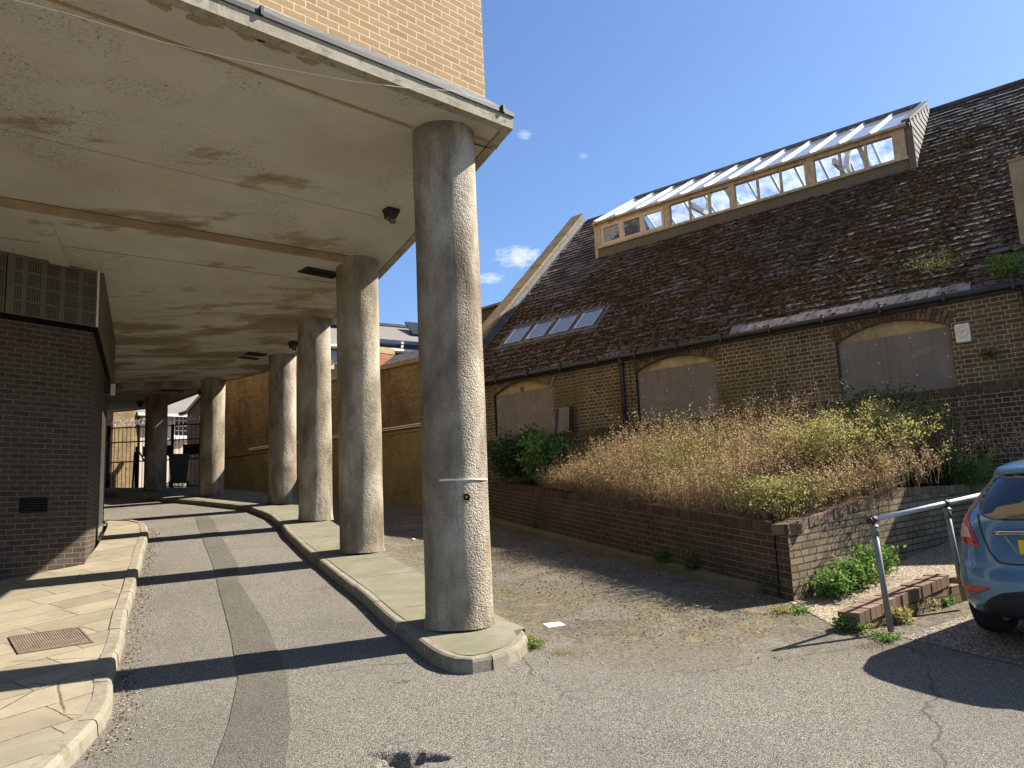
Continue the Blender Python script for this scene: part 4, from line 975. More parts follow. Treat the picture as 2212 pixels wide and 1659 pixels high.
for (a, b, n, ty) in secs:
    st = (b-a)/n
    for k in range(n):
        x0, x1 = a+k*st, a+(k+1)*st
        if ty == 'u':
            w_ = MB(); q = .07
            for (p0, p1, z0, z1) in ((x0, x0+q, 3.90, 4.46), (x1-q, x1, 3.90, 4.46), (x0+q, x1-q, 3.90, 3.90+q), (x0+q, x1-q, 4.46-q, 4.46)): w_.box(p0, p1, DV-.075, DV-.01, z0, z1)
            wo = w_.build('casement', M['upvc'], D); w_ = MB(); w_.quad((x0+q, DV-.03, 3.90+q), (x1-q, DV-.03, 3.9+q), (x1-q, DV-.03, 4.46-q), (x0+q, DV-.03, 4.46-q)); w_.build('pane', M['glass'], wo)
        else:
            if k: f.box(x0-.026, x0+.026, DV-.03, DV+.03, 3.90, 4.46)
            g_ = MB(); tp = 4.46
            if (a, k) == (7.96, 1):   # one pane hangs slipped, open at the top
                g_.quad((x0, DV-.05, 3.90), (x1, DV-.05, 3.90), (x1, DV+.01, 4.33), (x0, DV+.01, 4.33))
            else: g_.quad((x0, DV, 3.90), (x1, DV, 3.90), (x1, DV, tp), (x0, DV, tp))
            g_.build('pane', M['glass'], D)
f.build('glazing_bar', M['timber'], D)
# sloping glazing on the front
f = MB(); gl = MB(); n = 12
for k in range(n+1):
    u_ = DU0+(DU1-DU0)*k/n; f.obox((u_, EV, EW+.02), (u_, PV, PW+.02), .045 if 0 < k < n else .09, .05, (0, -.5, .8))
f.build('white_bar', M['white_bar'], D)
for k in range(n):
    u0_, u1_ = DU0+(DU1-DU0)*k/n+.02, DU0+(DU1-DU0)*(k+1)/n-.02
    g_ = MB(); g_.quad((u0_, EV, EW), (u1_, EV, EW), (u1_, PV, PW), (u0_, PV, PW)); g_.build('roof_pane', M['glass_roof'], D)
f = MB(); f.box(DU0-.06, DU1+.06, EV-.05, EV+.12, EW-.07, EW-.015); f.build('eaves_beam', M['timber'], D)
f = MB(); f.tube([(DU0, PV, PW+.05), (DU1, PV, PW+.05)], .05, 8); f.build('dormer_ridge', M['lead'], D)
# rear slope glazing and rear frame seen through the panes
f = MB(); BV = 2*PV-EV
for k in range(n+1):
    u_ = DU0+(DU1-DU0)*k/n; f.obox((u_, BV, EW+.02), (u_, PV, PW+.02), .045, .05, (0, .5, .8)); 
for k in range(n):
    u0_, u1_ = DU0+(DU1-DU0)*k/n+.02, DU0+(DU1-DU0)*(k+1)/n-.02
    g_ = MB(); g_.quad((u0_, PV, PW), (u1_, PV, PW), (u1_, BV, EW), (u0_, BV, EW)); g_.build('roof_pane', M['glass_back'], D)
for k in range(1, n): 
    u_ = DU0+(DU1-DU0)*k/n; f.box(u_-.03, u_+.03, BV-.13, BV-.07, 3.5, 4.55)
f.box(DU0, DU1, BV-.15, BV-.05, 4.50, 4.60); f.box(DU0, DU1, BV-.15, BV-.05, 3.85, 3.93); f.build('rear_bars', M['white_bar'], D)
f = MB()
for u_ in (4.75, 8.35):      # arched trusses
    pts = []
    for k in range(13):
        t = math.pi*k/12; pts.append((u_, PV-1.15*math.cos(t)*1.0, 3.75+1.75*math.sin(t)))
    for k in range(12): f.obox(pts[k], pts[k+1], .10, .12, (1, 0, 0))
    f.obox((u_, DV+.1, 4.35), (u_, BV-.1, 4.35), .08, .14)
    f.obox((u_, EV+.2, EW), (u_, PV, PW-.06), .08, .12); f.obox((u_, BV-.2, EW), (u_, PV, PW-.06), .08, .12)
f.box(DU0, DU1, PV-1.25, PV-1.15, 4.02, 4.14); f.box(DU0, DU1, PV+1.1, PV+1.2, 4.02, 4.14)
f.build('truss', M['white_bar'], D)
# cheeks, slate hung
for u_, s_ in ((DU1+.02, 1), (DU0-.02, -1)):
    f = MB(); f.add([(u_, DV-.03, DW0-.05), (u_, RV+.0, RW), (u_, PV, PW), (u_, EV, EW-.02), (u_, EV+.12, EW-.10), (u_+.10*s_, DV-.03, DW0-.05), (u_+.10*s_, RV, RW), (u_+.10*s_, PV, PW), (u_+.10*s_, EV, EW-.02), (u_+.10*s_, EV+.12, EW-.10)], [(0, 1, 2, 3, 4) if s_ < 0 else (4, 3, 2, 1, 0), (5, 6, 7, 8, 9) if s_ > 0 else (9, 8, 7, 6, 5), (0, 5, 9, 4), (4, 9, 8, 3), (3, 8, 7, 2)])
    ch = f.build('cheek', M['slate'] if s_ > 0 else M['timber'], D)
    if s_ > 0:
        f = MB(); sv = Vector((0, RV, RW)).normalized()
        for r_ in range(14):
            z0 = 3.55+r_*.17; 
            for c_ in range(12):
                y0 = DV-.02+c_*.22+(.11 if r_ % 2 else 0); y1 = y0+.212; zt = z0+.20
                ym = (y0+y1)/2; zb = RW/RV*ym
                ztop = EW+(ym-EV)*(PW-EW)/(PV-EV)
                if z0+.1 < zb or z0+.14 > ztop or ym > PV: continue
                f.hexa([(u_+.102, y0, z0), (u_+.125, y0, z0), (u_+.125, y1, z0), (u_+.102, y1, z0), (u_+.102, y0, min(zt, ztop)), (u_+.108, y0, min(zt, ztop)), (u_+.108, y1, min(zt, ztop)), (u_+.102, y1, min(zt, ztop))])
        f.build('slate_hanging', M['slate_far'], ch)
        f = MB(); f.obox((u_+.05, EV-.02, EW+.05), (u_+.05, PV, PW+.05), .17, .05, (0, -.5, .8)); f.build('bargeboard', M['lead_light'], D)
        f = MB(); f.box(u_-.0, u_+.14, DV-.08, DV-.035, DW0-.1, 4.5); f.build('cheek_trim', M['panel'], D)
# alarm box
def on_hall(u, v, w_): return tuple(fromh((u, v, w_)))
al = empty('alarm_box', on_hall(11.13, -.0, -.72), HR, 'cream alarm box lettered SP on the brick wall right of the largest boarded window', 'alarm box')
f = MB(); f.box(-.105, .105, -.085, -.001, -.15, .15); o = f.build('casing', M['white'], al); bevel(o, .02, 3)
def text(body, size, loc, rot, mat, parent, name, ext=.001):
    c = bpy.data.curves.new(name, 'FONT'); c.body = body; c.size = size; c.align_x = 'CENTER'; c.align_y = 'CENTER'; c.extrude = ext
    o = bpy.data.objects.new(name, c); COL.objects.link(o); o.location = loc; o.rotation_euler = rot; o.parent = parent; c.materials.append(mat)
    dg = bpy.context.evaluated_depsgraph_get(); me = bpy.data.meshes.new_from_object(o.evaluated_get(dg)); me.materials.clear(); me.materials.append(mat)
    o2 = bpy.data.objects.new(name, me); COL.objects.link(o2); o2.location = loc; o2.rotation_euler = rot; o2.parent = parent; bpy.data.objects.remove(o); o2.name = name
    return o2
text('SP', .085, (.0, -.0865, .01), (R(90), 0, 0), M['letter'], al, 'lettering')
f = MB()
for k in range(22):
    t = 2*math.pi*k/22
    c = Vector((math.cos(t)*.062, -.0868, .01+math.sin(t)*.075)); f.obox(c, c+Vector((math.cos(t)*.022, 0, math.sin(t)*.022)), .010, .002, (0, -1, 0))
f.build('emblem_ring', M['letter'], al)
# boards leaning against the wall
ln = empty('leaning_panel', on_hall(3.30, -.06, -1.56), HR, 'grey-brown panel with black edge strips leaning on the wall by the first arched window', 'panel')
f = MB(); f.hexa([(-.16, -.10, -.02), (.16, -.10, -.02), (.16, -.07, -.02), (-.16, -.07, -.02), (-.12, -.03, .56), (.16, -.03, .56), (.16, .0, .56), (-.12, .0, .56)]); f.build('sheet', M['board'], ln)
f = MB(); f.obox((-.19, -.10, -.02), (-.14, -.03, .55), .035, .05)
for dx in (.18, .215, .25): f.obox((dx+.01, -.09, -.02), (dx, -.03, .57), .016, .05)
f.build('strip', M['black'], ln)
# rendered chimney block on the roof at the far right
ck = empty('roof_chimney', on_hall(12.30, 1.15, .96), HR, 'plain rendered chimney block with ribbed pot on the slates at the far right', 'chimney')
f = MB(); f.box(-.32, .75, -.45, .55, -.45, 1.12); o = f.build('stack', M['chimney_render'], ck)
f = MB(); f.box(-.34, .77, -.47, .57, 1.12, 1.16); f.build('cap', M['chimney_render'], ck)
f = MB(); f.tube([(0.10, .05, 1.15), (0.10, .05, 1.48)], .15, 20); 
for k in range(20):
    t = 2*math.pi*k/20; c = Vector((.10+.15*math.cos(t), .05+.15*math.sin(t), 0)); f.obox(c+Vector((0, 0, 1.18)), c+Vector((0, 0, 1.46)), .015, .02, (math.cos(t), math.sin(t), 0))
f.tube([(0.10, .05, 1.47), (0.10, .05, 1.53)], .17, 20); f.build('pot', M['white'], ck)
f = MB(); f.add([(-.75, -.62, -.52), (-.45, -.62, -.52), (-.45, -.35, -.25), (-.58, -.35, -.25)], [(0, 1, 2, 3)]); f.build('soaker', M['lead_light'], ck)

# ------------------------------------------------------------------ soldier courses, retaining walls
def soldiers(mb, p0, p1, depth_vec, h, bw=.068, gap=.009, jit=.004):
    """brick-on-edge row from p0 to p1 (front bottom line); depth_vec horizontal back direction"""
    p0 = Vector(p0); p1 = Vector(p1); d = p1-p0; Ln = d.length; d = d.normalized(); n = int(Ln/(bw+gap)); dv = Vector(depth_vec); st = Ln/n
    for k in range(n):
        a = p0+d*(k*st+gap/2); b = p0+d*((k+1)*st-gap/2); j = random.uniform(-jit, jit); jz = random.uniform(-jit, jit); o_ = dv.normalized()*j; u = Vector((0, 0, h+jz))
        q = [a+o_, b+o_, b+dv+o_, a+dv+o_]; mb.hexa([tuple(x) for x in q]+[tuple(x+u) for x in q])
# rear retaining wall in front of the hall (hall frame coordinates)
ru0, ru1, rt = .3, 13.5, -1.59
rw = empty('retaining_wall', on_hall(6, -.35, -1.59), HR, 'dark red brick retaining wall with brick-on-edge coping below the boarded windows', 'wall')
o_u = 6
f = MB(); f.box(ru0-o_u, ru1-o_u, 0, .33, -2.9, -.112); f.build('brickwork', M['retain_brick'], rw)
f = MB(); f.box(ru0-o_u, ru1-o_u, .012, .32, -.115, -.012); f.build('bed', M['mortar'], rw)
f = MB(); soldiers(f, (ru0-o_u, -.004, -.108), (ru1-o_u, -.004, -.108), (0, .22, 0), .108); f.build('coping', M['coping_dark'], rw)
f = MB(); rg = random.Random(4)
x = 9.15-o_u
while x < 9.85-o_u: 
    f.box(x, x+.10, .02, .2, -.002, rg.uniform(.01, .035)); x += .09
f.build('mortar_crust', M['plaster_tymp'], rw)

PC = Vector((2.88, 8.61, 0))
fdir = Vector((math.sin(R(-22.9)), math.cos(R(-22.9)), 0)); rdir = Vector((math.sin(R(55)), math.cos(R(55)), 0))
FT = lambda t: -.335+.098*t          # coping height along the front wall
FG = lambda t: float(gh(PC.x+fdir.x*t-.3, PC.y+fdir.y*t))
planter = empty('planter_wall', (PC.x, PC.y, -1.14), 0, 'low brown brick planter wall with cracked corner and stepped brick coping', 'wall')
PO = Vector((PC.x, PC.y, -1.14))
def pl(p): return tuple(Vector(p)-PO)
FLEN = 8.75; back_f = Vector((fdir.y, -fdir.x, 0))   # into the bed (to the right)
back_r = Vector((-rdir.y, rdir.x, 0))
f = MB(); N = 18
for k in range(N):
    t0, t1 = .0+FLEN*k/N, FLEN*(k+1)/N; a = PC+fdir*t0; b = PC+fdir*t1
    A = [a, b]; 
    f.add([pl((b.x, b.y, FG(t1)-.3)), pl((a.x, a.y, FG(t0)-.3)), pl((a.x, a.y, FT(t0)-.108)), pl((b.x, b.y, FT(t1)-.108))], [(0, 1, 2, 3)])
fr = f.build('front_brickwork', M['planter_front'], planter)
# courses follow the slope of the lane: shear the UVs
me = fr.data; uvl = me.uv_layers[0].data
li = np.zeros(len(me.loops), dtype=np.int64); me.loops.foreach_get('vertex_index', li); P = np.zeros(len(me.vertices)*3); me.vertices.foreach_get('co', P); P = P.reshape(-1, 3)[li]
tt = P[:, 0]*fdir.x+P[:, 1]*fdir.y; uvl.foreach_set('uv', np.stack([tt, P[:, 2]-.098*tt-.0], 1).ravel())
f = MB(); 
for k in range(N):
    t0, t1 = .25+(FLEN-.25)*k/N, .25+(FLEN-.25)*(k+1)/N; a = PC+fdir*t0-back_f*.002; b = PC+fdir*t1-back_f*.002
    soldiers(f, pl((a.x, a.y, FT(t0)-.108)), pl((b.x, b.y, FT(t1)-.108)), tuple(back_f*.215), .108, jit=.004)
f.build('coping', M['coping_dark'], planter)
f = MB()
for k in range(N):
    t0, t1 = FLEN*k/N, FLEN*(k+1)/N; a = PC+fdir*t0; b = PC+fdir*t1; a2 = a-back_f*.13; b2 = b-back_f*.13; z0, z1 = FG(t0), FG(t1)
    q = [(a2.x, a2.y, z0-.2), (b2.x, b2.y, z1-.2), (b.x, b.y, z1-.2), (a.x, a.y, z0-.2), (a2.x, a2.y, z0+.075), (b2.x, b2.y, z1+.075), (b.x, b.y, z1+.10), (a.x, a.y, z0+.10)]
    if k > 0: f.hexa([pl(p) for p in q])
f.build('plinth', M['kerb'] if False else conc('mossy_plinth', (.16, .14, .09), (.06, .055, .03), .6, 3, .7, green=(.09, .095, .03)), planter)
# back mortar core under coping and right hand wall
PG = lambda t: -1.17+.13*t
segs = [(0, 1.74, 0.0), (1.86, 5.9, .10)]
RT = lambda t: (-.335+.148*t if t < 1.8 else .0)
f = MB(); fc = MB(); fb = MB()
for (t0, t1, sb) in segs:
    n_ = 6 if t0 == 0 else 5
    for k in range(n_):
        a_, b_ = t0+(t1-t0)*k/n_, t0+(t1-t0)*(k+1)/n_
        za = RT((a_+b_)/2); a = PC+rdir*a_+back_r*sb; b = PC+rdir*b_+back_r*sb
        f.quad(pl((a.x, a.y, PG(a_)-.4)), pl((b.x, b.y, PG(b_)-.4)), pl((b.x, b.y, RT(b_ if t0 == 0 else t1)-.105)), pl((a.x, a.y, RT(a_ if t0 == 0 else t1)-.105)))
        aa = a-back_r*.004; bb = b-back_r*.004
        soldiers(fc, pl((aa.x, aa.y, RT(a_ if t0 == 0 else t1)-.105)), pl((bb.x, bb.y, RT(b_ if t0 == 0 else t1)-.105)), tuple(back_r*.215), .108, jit=.006)
    e = PC+rdir*t1+back_r*sb; e2 = e+back_r*.22
    f.quad(pl((e.x, e.y, -1.4)), pl((e2.x, e2.y, -1.4)), pl((e2.x, e2.y, RT(t1)-.105)), pl((e.x, e.y, RT(t1)-.105)))
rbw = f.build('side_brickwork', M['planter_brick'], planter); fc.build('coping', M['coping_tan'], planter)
me = rbw.data; uvl = me.uv_layers[0].data
li = np.zeros(len(me.loops), dtype=np.int64); me.loops.foreach_get('vertex_index', li); P = np.zeros(len(me.vertices)*3); me.vertices.foreach_get('co', P); P = P.reshape(-1, 3)[li]
tt = P[:, 0]*rdir.x+P[:, 1]*rdir.y; uvl.foreach_set('uv', np.stack([tt, P[:, 2]-.05*tt], 1).ravel())
# crack line at the corner
f = MB(); zz = np.linspace(-1.1, -.24, 16); pts = []
for i, z in enumerate(zz): 
    q = PC+fdir*(.205+.008*math.sin(i*2.1)+.004*(i % 2))-back_f*.001; pts.append((q.x, q.y, z))
for i in range(15): f.obox(pl(pts[i]), pl(pts[i+1]), .016, .012, tuple(back_f))
f.build('crack', M['hole'], planter)
f = MB(); q0 = PC+fdir*.235-back_f*.004; qa = PC-back_f*.004-rdir*.0; 
f.hexa([pl((p.x, p.y, z)) for z in (-.443, -.335) for p in (PC-back_f*.004, PC+fdir*.19-back_f*.004, PC+fdir*.19+back_f*.2, PC+back_f*.2)])
f.build('corner_brick', M['coping_dark'], planter)

# soil bed and rear slope, between the walls up to the retaining wall
def bedh(x, y):
    p = Vector((x, y, 0))-PC; t = p.dot(fdir); s_ = p.dot(back_f)     # s across, 0 at the front wall
    zf = -.335+.098*max(0, t)-.05
    v = (toh((x, y, 0))).y       # distance from hall wall (negative in front)
    dist = max(0, -.35-v); 
    k_ = s_/(s_+dist+1e-3); return zf+(.62-zf)*max(0, min(1, k_))**1.2
A_, B_ = [], []
for k in range(16):
    t = FLEN*k/15; a = PC+fdir*t+back_f*.05; A_.append((a.x, a.y))
    # matching point on the retaining wall
    u_ = 11.35+(1.35-11.35)*k/15; q = fromh((u_, -.34, 0)); B_.append((q.x, q.y))
strip_sheet('soil', A_, B_, M['soil'], bedh, n=12, label='dark soil bank behind the planter wall', cat='soil', sub=2)
# gravel path rising beside the planter and the bank the car stands below
LW0 = Vector((3.02, 7.33, 0)); LWd = Vector((math.sin(R(57)), math.cos(R(57)), 0))
PA = [(2.80+.02, 8.62), (3.6, 9.12), (4.4, 9.68), (5.3, 10.3), (6.2, 10.95), (7.4, 11.8)]
PB = [(2.9, 7.50), (3.5, 7.72), (4.30, 8.22), (5.2, 8.80), (6.3, 9.5), (7.8, 10.4)]
def pathh(x, y):
    s_ = (x-2.88)*rdir.x+(y-8.61)*rdir.y; return max(-1.17+.13*s_+.02, float(gh(x, y))+.006) if s_ > .25 else float(gh(x, y))+.006+.0*s_
strip_sheet('path', PA, PB, M['gravel'], pathh, n=8, label='pale gravel path rising beside the planter', cat='path', sub=5)
strip_sheet('parking_gravel', [(3.3, 7.15), (3.9, 7.55), (4.6, 8.0), (5.6, 8.6), (9, 10)], [(3.95, 5.9), (4.5, 5.8), (5.2, 5.7), (6.5, 5.5), (10, 5.0)], M['gravel'] if False else asphalt('parking_gravel', (.22, .19, .15), (.36, .31, .25), (.08, .065, .05), sc=60), .005, n=8, label='gravelly asphalt under the parked car', cat='ground')
# low brick wall with soldier top
lw = empty('low_brick_wall', (LW0.x, LW0.y, -1.24), 0, 'short low brick wall with brick-on-edge top at the foot of the handrail', 'wall')
def ll(p): return (p[0]-LW0.x, p[1]-LW0.y, p[2]+1.24)
bk = Vector((-LWd.y, LWd.x, 0))
LT = lambda t: -1.095+.135*t
f = MB(); fc = MB(); fi = MB()
for k in range(6):
    a_, b_ = 1.55*k/6, 1.55*(k+1)/6; a = LW0+LWd*a_; b = LW0+LWd*b_
    soldiers(fc, ll((a.x, a.y, LT(a_)-.105)), ll((b.x, b.y, LT(b_)-.105)), tuple(bk*.225), .105, jit=.005)
    a = a+bk*.012; b = b+bk*.012; a2 = a+bk*.20; b2 = b+bk*.20
    fi.hexa([ll((p.x, p.y, z)) for p, z in ((a, -1.5), (b, -1.5), (b2, -1.5), (a2, -1.5), (a, LT(a_)-.103), (b, LT(b_)-.103), (b2, LT(b_)-.103), (a2, LT(a_)-.103))])
a = LW0+LWd*1.56; b = LW0+LWd*1.80
fi.hexa([ll((p.x, p.y, z)) for z in (-1.5, -1.0) for p in (a, b, b+bk*.22, a+bk*.22)])
a = LW0+LWd*1.82; b = LW0+LWd*5.0
fi.hexa([ll((p.x, p.y, z)) for z in (-1.5, -.95) for p in (a, b, b+bk*.22, a+bk*.22)])
fi.build('brickwork', M['planter_brick'], lw); fc.build('coping', M['low_brick'], lw)
# handrail
p1b = Vector((3.27, 7.29, -1.26)); p2b = p1b+LWd*1.27; p2b.z = -1.12
r0 = Vector((3.205, 7.30, -.255)); 
p1t = Vector((3.235, 7.31, -.275)); rd = Vector((LWd.x, LWd.y, .085)).normalized(); p2t = p1t+Vector((LWd.x, LWd.y, .085))*1.24
hr = empty('handrail', tuple(p1b), 0, 'grey galvanised tube handrail with leaning posts beside the low brick wall', 'handrail')
def hl(p): return tuple(Vector(p)-p1b)
f = MB(); f.tube([hl(p1t-rd*.05), hl(p1t+rd*3.2)], .024, 16); f.build('rail', M['galv_top'], hr, True)
for pt, pb in ((p1t, p1b), (p2t, p2b)):
    f = MB(); f.tube([hl(pt-Vector((0, 0, .05))), hl(pb)], .026, 16); po = f.build('post', M['galv'], hr, True)
    f = MB(); dv = (pb-pt).normalized(); f.tube([hl(pt-Vector((0, 0, .045))), hl(pt+dv*.15)], .033, 16); f.tube([hl(pt+dv*.055), hl(pt+dv*.075)], .038, 16); f.build('sleeve', M['galv'], po, True)
    f = MB(); f.tube([hl(pt-rd*.035), hl(pt+rd*.035)], .032, 16); f.tube([hl(pt-rd*.0+Vector((0, 0, -.02))), hl(pt+Vector((0, 0, -.07)))], .016, 10); f.build('clamp', M['dark_metal'], po, True)
f = MB(); f.tube([hl(p1t-rd*.062), hl(p1t-rd*.048)], .028, 16); f.build('end_cap', M['black'], hr, True)
pf = p1t+Vector((LWd.x, LWd.y, .085))*2.1; f = MB(); f.tube([hl(pf-rd*.02), hl(pf+rd*.02)], .030, 16); f.build('clamp', M['dark_metal'], hr, True)

# manhole cover in the pavement
MC = [(-5.07, 8.0), (-4.5, 8.24), (-4.05, 7.67), (-4.58, 7.38)]
mc0 = Vector((sum(p[0] for p in MC)/4, sum(p[1] for p in MC)/4, 0)); mz = float(gh(mc0.x, mc0.y))+.118
mh = empty('manhole_cover', (mc0.x, mc0.y, mz), 0, 'rusty rectangular iron cover with raised treads set in the pavement', 'manhole cover')
def mp(a, b, dz):   # bilinear
    x = (1-a)*(1-b)*MC[0][0]+a*(1-b)*MC[1][0]+a*b*MC[2][0]+(1-a)*b*MC[3][0]; y = (1-a)*(1-b)*MC[0][1]+a*(1-b)*MC[1][1]+a*b*MC[2][1]+(1-a)*b*MC[3][1]
    return (x-mc0.x, y-mc0.y, float(gh(x, y))+.118+dz-mz)
f = MB(); f.hexa([mp(0, 0, -.02), mp(0, 1, -.02), mp(1, 1, -.02), mp(1, 0, -.02), mp(0, 0, .006), mp(0, 1, .006), mp(1, 1, .006), mp(1, 0, .006)]); f.build('plate', M['iron'], mh)
f = MB()
for i in range(26):
    for j in range(17):
        a_, b_ = .07+.86*i/25, .10+.80*(j+(.5 if i % 2 else 0))/17; c = Vector(mp(a_, b_, .006)); r_ = .0075; f.add([c+Vector(v_) for v_ in ((-r_, -r_, 0), (r_, -r_, 0), (r_, r_, 0), (-r_, r_, 0), (-r_*.6, -r_*.6, .006), (r_*.6, -r_*.6, .006), (r_*.6, r_*.6, .006), (-r_*.6, r_*.6, .006))], [(4, 5, 6, 7), (0, 1, 5, 4), (1, 2, 6, 5), (2, 3, 7, 6), (3, 0, 4, 7)])
for a0, a1, b0, b1 in ((0, 1, 0, .03), (0, 1, .97, 1), (0, .03, 0, 1), (.97, 1, 0, 1)): f.hexa([mp(a0, b0, .005), mp(a0, b1, .005), mp(a1, b1, .005), mp(a1, b0, .005), mp(a0, b0, .011), mp(a0, b1, .011), mp(a1, b1, .011), mp(a1, b0, .011)])
f.build('tread', M['iron'], mh)
# white drain grate in the yard
DG = [(.20, 8.16), (.37, 8.20), (.42, 8.07), (.25, 8.0)]; dz0 = float(gh(.3, 8.1)); dg_ = empty('drain_grate', (.31, 8.1, dz0), 0, 'small white slotted drain grate in the yard beside the nearest column', 'drain grate')
f = MB(); q = [(p[0]-.31, p[1]-8.1, float(gh(*p))-dz0-.01) for p in DG][::-1]; f.hexa(q+[(x, y, z+.018) for x, y, z in q]); f.build('plate', M['white_paint'], dg_)
f = MB()
for k in range(6):
    t = (k+.7)/6.5; a = Vector((DG[0][0]*(1-t)+DG[1][0]*t-.31, DG[0][1]*(1-t)+DG[1][1]*t-8.1, .0)); b = Vector((DG[3][0]*(1-t)+DG[2][0]*t-.31, DG[3][1]*(1-t)+DG[2][1]*t-8.1, 0)); a, b = a.lerp(b, .12), a.lerp(b, .88); f.obox((a.x, a.y, float(gh(a.x+.31, a.y+8.1))-dz0+.009), (b.x, b.y, float(gh(b.x+.31, b.y+8.1))-dz0+.009), .006, .003)
f.build('slot', M['hole'], dg_)

# ------------------------------------------------------------------ yard wall beyond the hall
yw = empty('yard_wall', on_hall(-.4, 0, -2.9), HR, 'tall old stock brick yard wall with cement rendered foot behind the columns', 'wall')
f = MB(); f.box(-5.6, .0, .05, .40, -1.2, 3.66); f.box(-11.9, -5.602, .05, .42, -1.2, 5.3); f.build('brickwork', M['yard_brick'], yw)
f = MB(); f.box(-11.9, .0, 0, .44, -1.2, 1.85); o = f.build('rendered_foot', M['render'], yw)
f = MB(); f.box(-11.9, .0, -.02, .10, 1.851, 1.90); f.build('ledge', M['coping_stone'], yw)
f = MB(); f.box(-5.6, .0, .0, .46, 3.662, 3.78); f.build('coping', M['coping_stone'], yw)
f = MB(); f.tube([(-9, -.02, 2.03), (-.2, -.02, 2.03)], .018, 6); f.tube([(-9, -.02, 1.98), (-.2, -.02, 1.98)], .012, 6); f.build('pipe', M['cable'], yw)
f = MB(); f.add([(-2.6, .1, 3.79), (-.0, .1, 3.79), (-.0, .6, 4.15), (-2.6, .6, 4.15)], [(0, 1, 2, 3)]); f.build('lean_roof', M['lead_light'], yw)

# brick building behind the hall's left end (seen above the parapet)
bb = empty('rear_brick_building', on_hall(-1.2, 5.0, -2.9), HR, 'dark brick building with sloping roof edge behind the raking parapet', 'building')
f = MB(); f.hexa([(-5, 0, 0), (.4, 0, 0), (.4, 3, 0), (-5, 3, 0), (-5, 0, 6.2), (.4, 0, 6.35), (.4, 3, 6.35), (-5, 3, 6.2)]); f.build('wall', M['retain_brick'], bb)
f = MB(); f.hexa([(-5.1, -.1, 6.2), (.5, -.1, 6.35), (.5, 3.1, 6.35), (-5.1, 3.1, 6.2), (-5.1, -.1, 6.28), (.5, -.1, 6.43), (.5, 3.1, 6.43), (-5.1, 3.1, 6.28)]); f.build('roof', M['coping_stone'], bb)

# house with panels seen between the columns
def PX(x, y, Yd):
    d = Fv+Rv*((x-1106)/1700)-Uv*((y-829.5)/1700); return d*(Yd/d.y)
hz = Vector((-3.6, 26.0, 0)); hh = empty('terrace_house', tuple(hz), 0, 'pale brick house with slate roof and dark solar panels beyond the yard wall', 'house')
def hp(p): return tuple(Vector(p)-hz)
a, b = PX(700, 722, 25.2), PX(960, 745, 27.6)     # gutter line, runs away to the right
a.z = b.z = 5.55
dW = (b-a).normalized(); nW = Vector((-dW.y, dW.x, 0)); 
if nW.y < 0: nW = -nW
a = a-dW*1.2; b = b+dW*3
f = MB(); f.quad(hp((a.x, a.y, 0)), hp((b.x, b.y, 0)), hp((b.x, b.y, 5.5)), hp((a.x, a.y, 5.5))); c = b+nW*5; e = a+nW*5; f.quad(hp((e.x, e.y, 0)), hp((a.x, a.y, 0)), hp((a.x, a.y, 5.5)), hp((e.x, e.y, 5.5))); f.add([hp((e.x, e.y, 5.5)), hp((a.x, a.y, 5.5)), hp((a.x+nW.x*2.5, a.y+nW.y*2.5, 6.9))], [(0, 1, 2)]); f.quad(hp((b.x, b.y, 0)), hp((c.x, c.y, 0)), hp((c.x, c.y, 5.5)), hp((b.x, b.y, 5.5)))
f.build('wall', M['stock_brick'], hh)
f = MB(); n1, n2 = a-nW*.25-dW*.2, b-nW*.25; t1, t2 = a+nW*2.5-dW*.2, b+nW*2.5; k1, k2 = a+nW*5.2-dW*.2, b+nW*5.2
f.quad(hp((n1.x, n1.y, 5.42)), hp((n2.x, n2.y, 5.42)), hp((t2.x, t2.y, 6.95)), hp((t1.x, t1.y, 6.95))); f.quad(hp((t1.x, t1.y, 6.95)), hp((t2.x, t2.y, 6.95)), hp((k2.x, k2.y, 5.4)), hp((k1.x, k1.y, 5.4))); rf_ = f.build('roof', M['slate_far'], hh)
f = MB(); f.tube([hp((n1.x, n1.y, 5.40)), hp((n2.x, n2.y, 5.40))], .07, 8); f.build('gutter', M['white_paint'], hh)
f = MB(); f.obox(hp((t1.x, t1.y, 6.98)), hp((t2.x, t2.y, 6.98)), .2, .1); f.build('ridge', M['lead_light'], hh)
sl = (Vector((t1.x, t1.y, 6.95))-Vector((n1.x, n1.y, 5.42))).normalized(); nr = dW.cross(sl); nr = nr if nr.z > 0 else -nr
def rpt(t, s_, h_): p = Vector((n1.x, n1.y, 5.42))+dW*t+sl*s_+nr*h_; return hp(p)
for (t0, t1_, s0, s1, h0, h1) in ((3.05, 6.2, .30, .72, .10, .16), (5.3, 7.6, 2.0, 2.9, .05, .30), (0.4, 3.6, 2.2, 2.75, .10, .16)):
    f = MB(); f.hexa([rpt(t0, s0, h0), rpt(t1_, s0, h0), rpt(t1_, s1, h1-.05), rpt(t0, s1, h1-.05), rpt(t0, s0, h0+.05), rpt(t1_, s0, h0+.05), rpt(t1_, s1, h1), rpt(t0, s1, h1)]); f.build('solar_panel', M['solar'], hh)
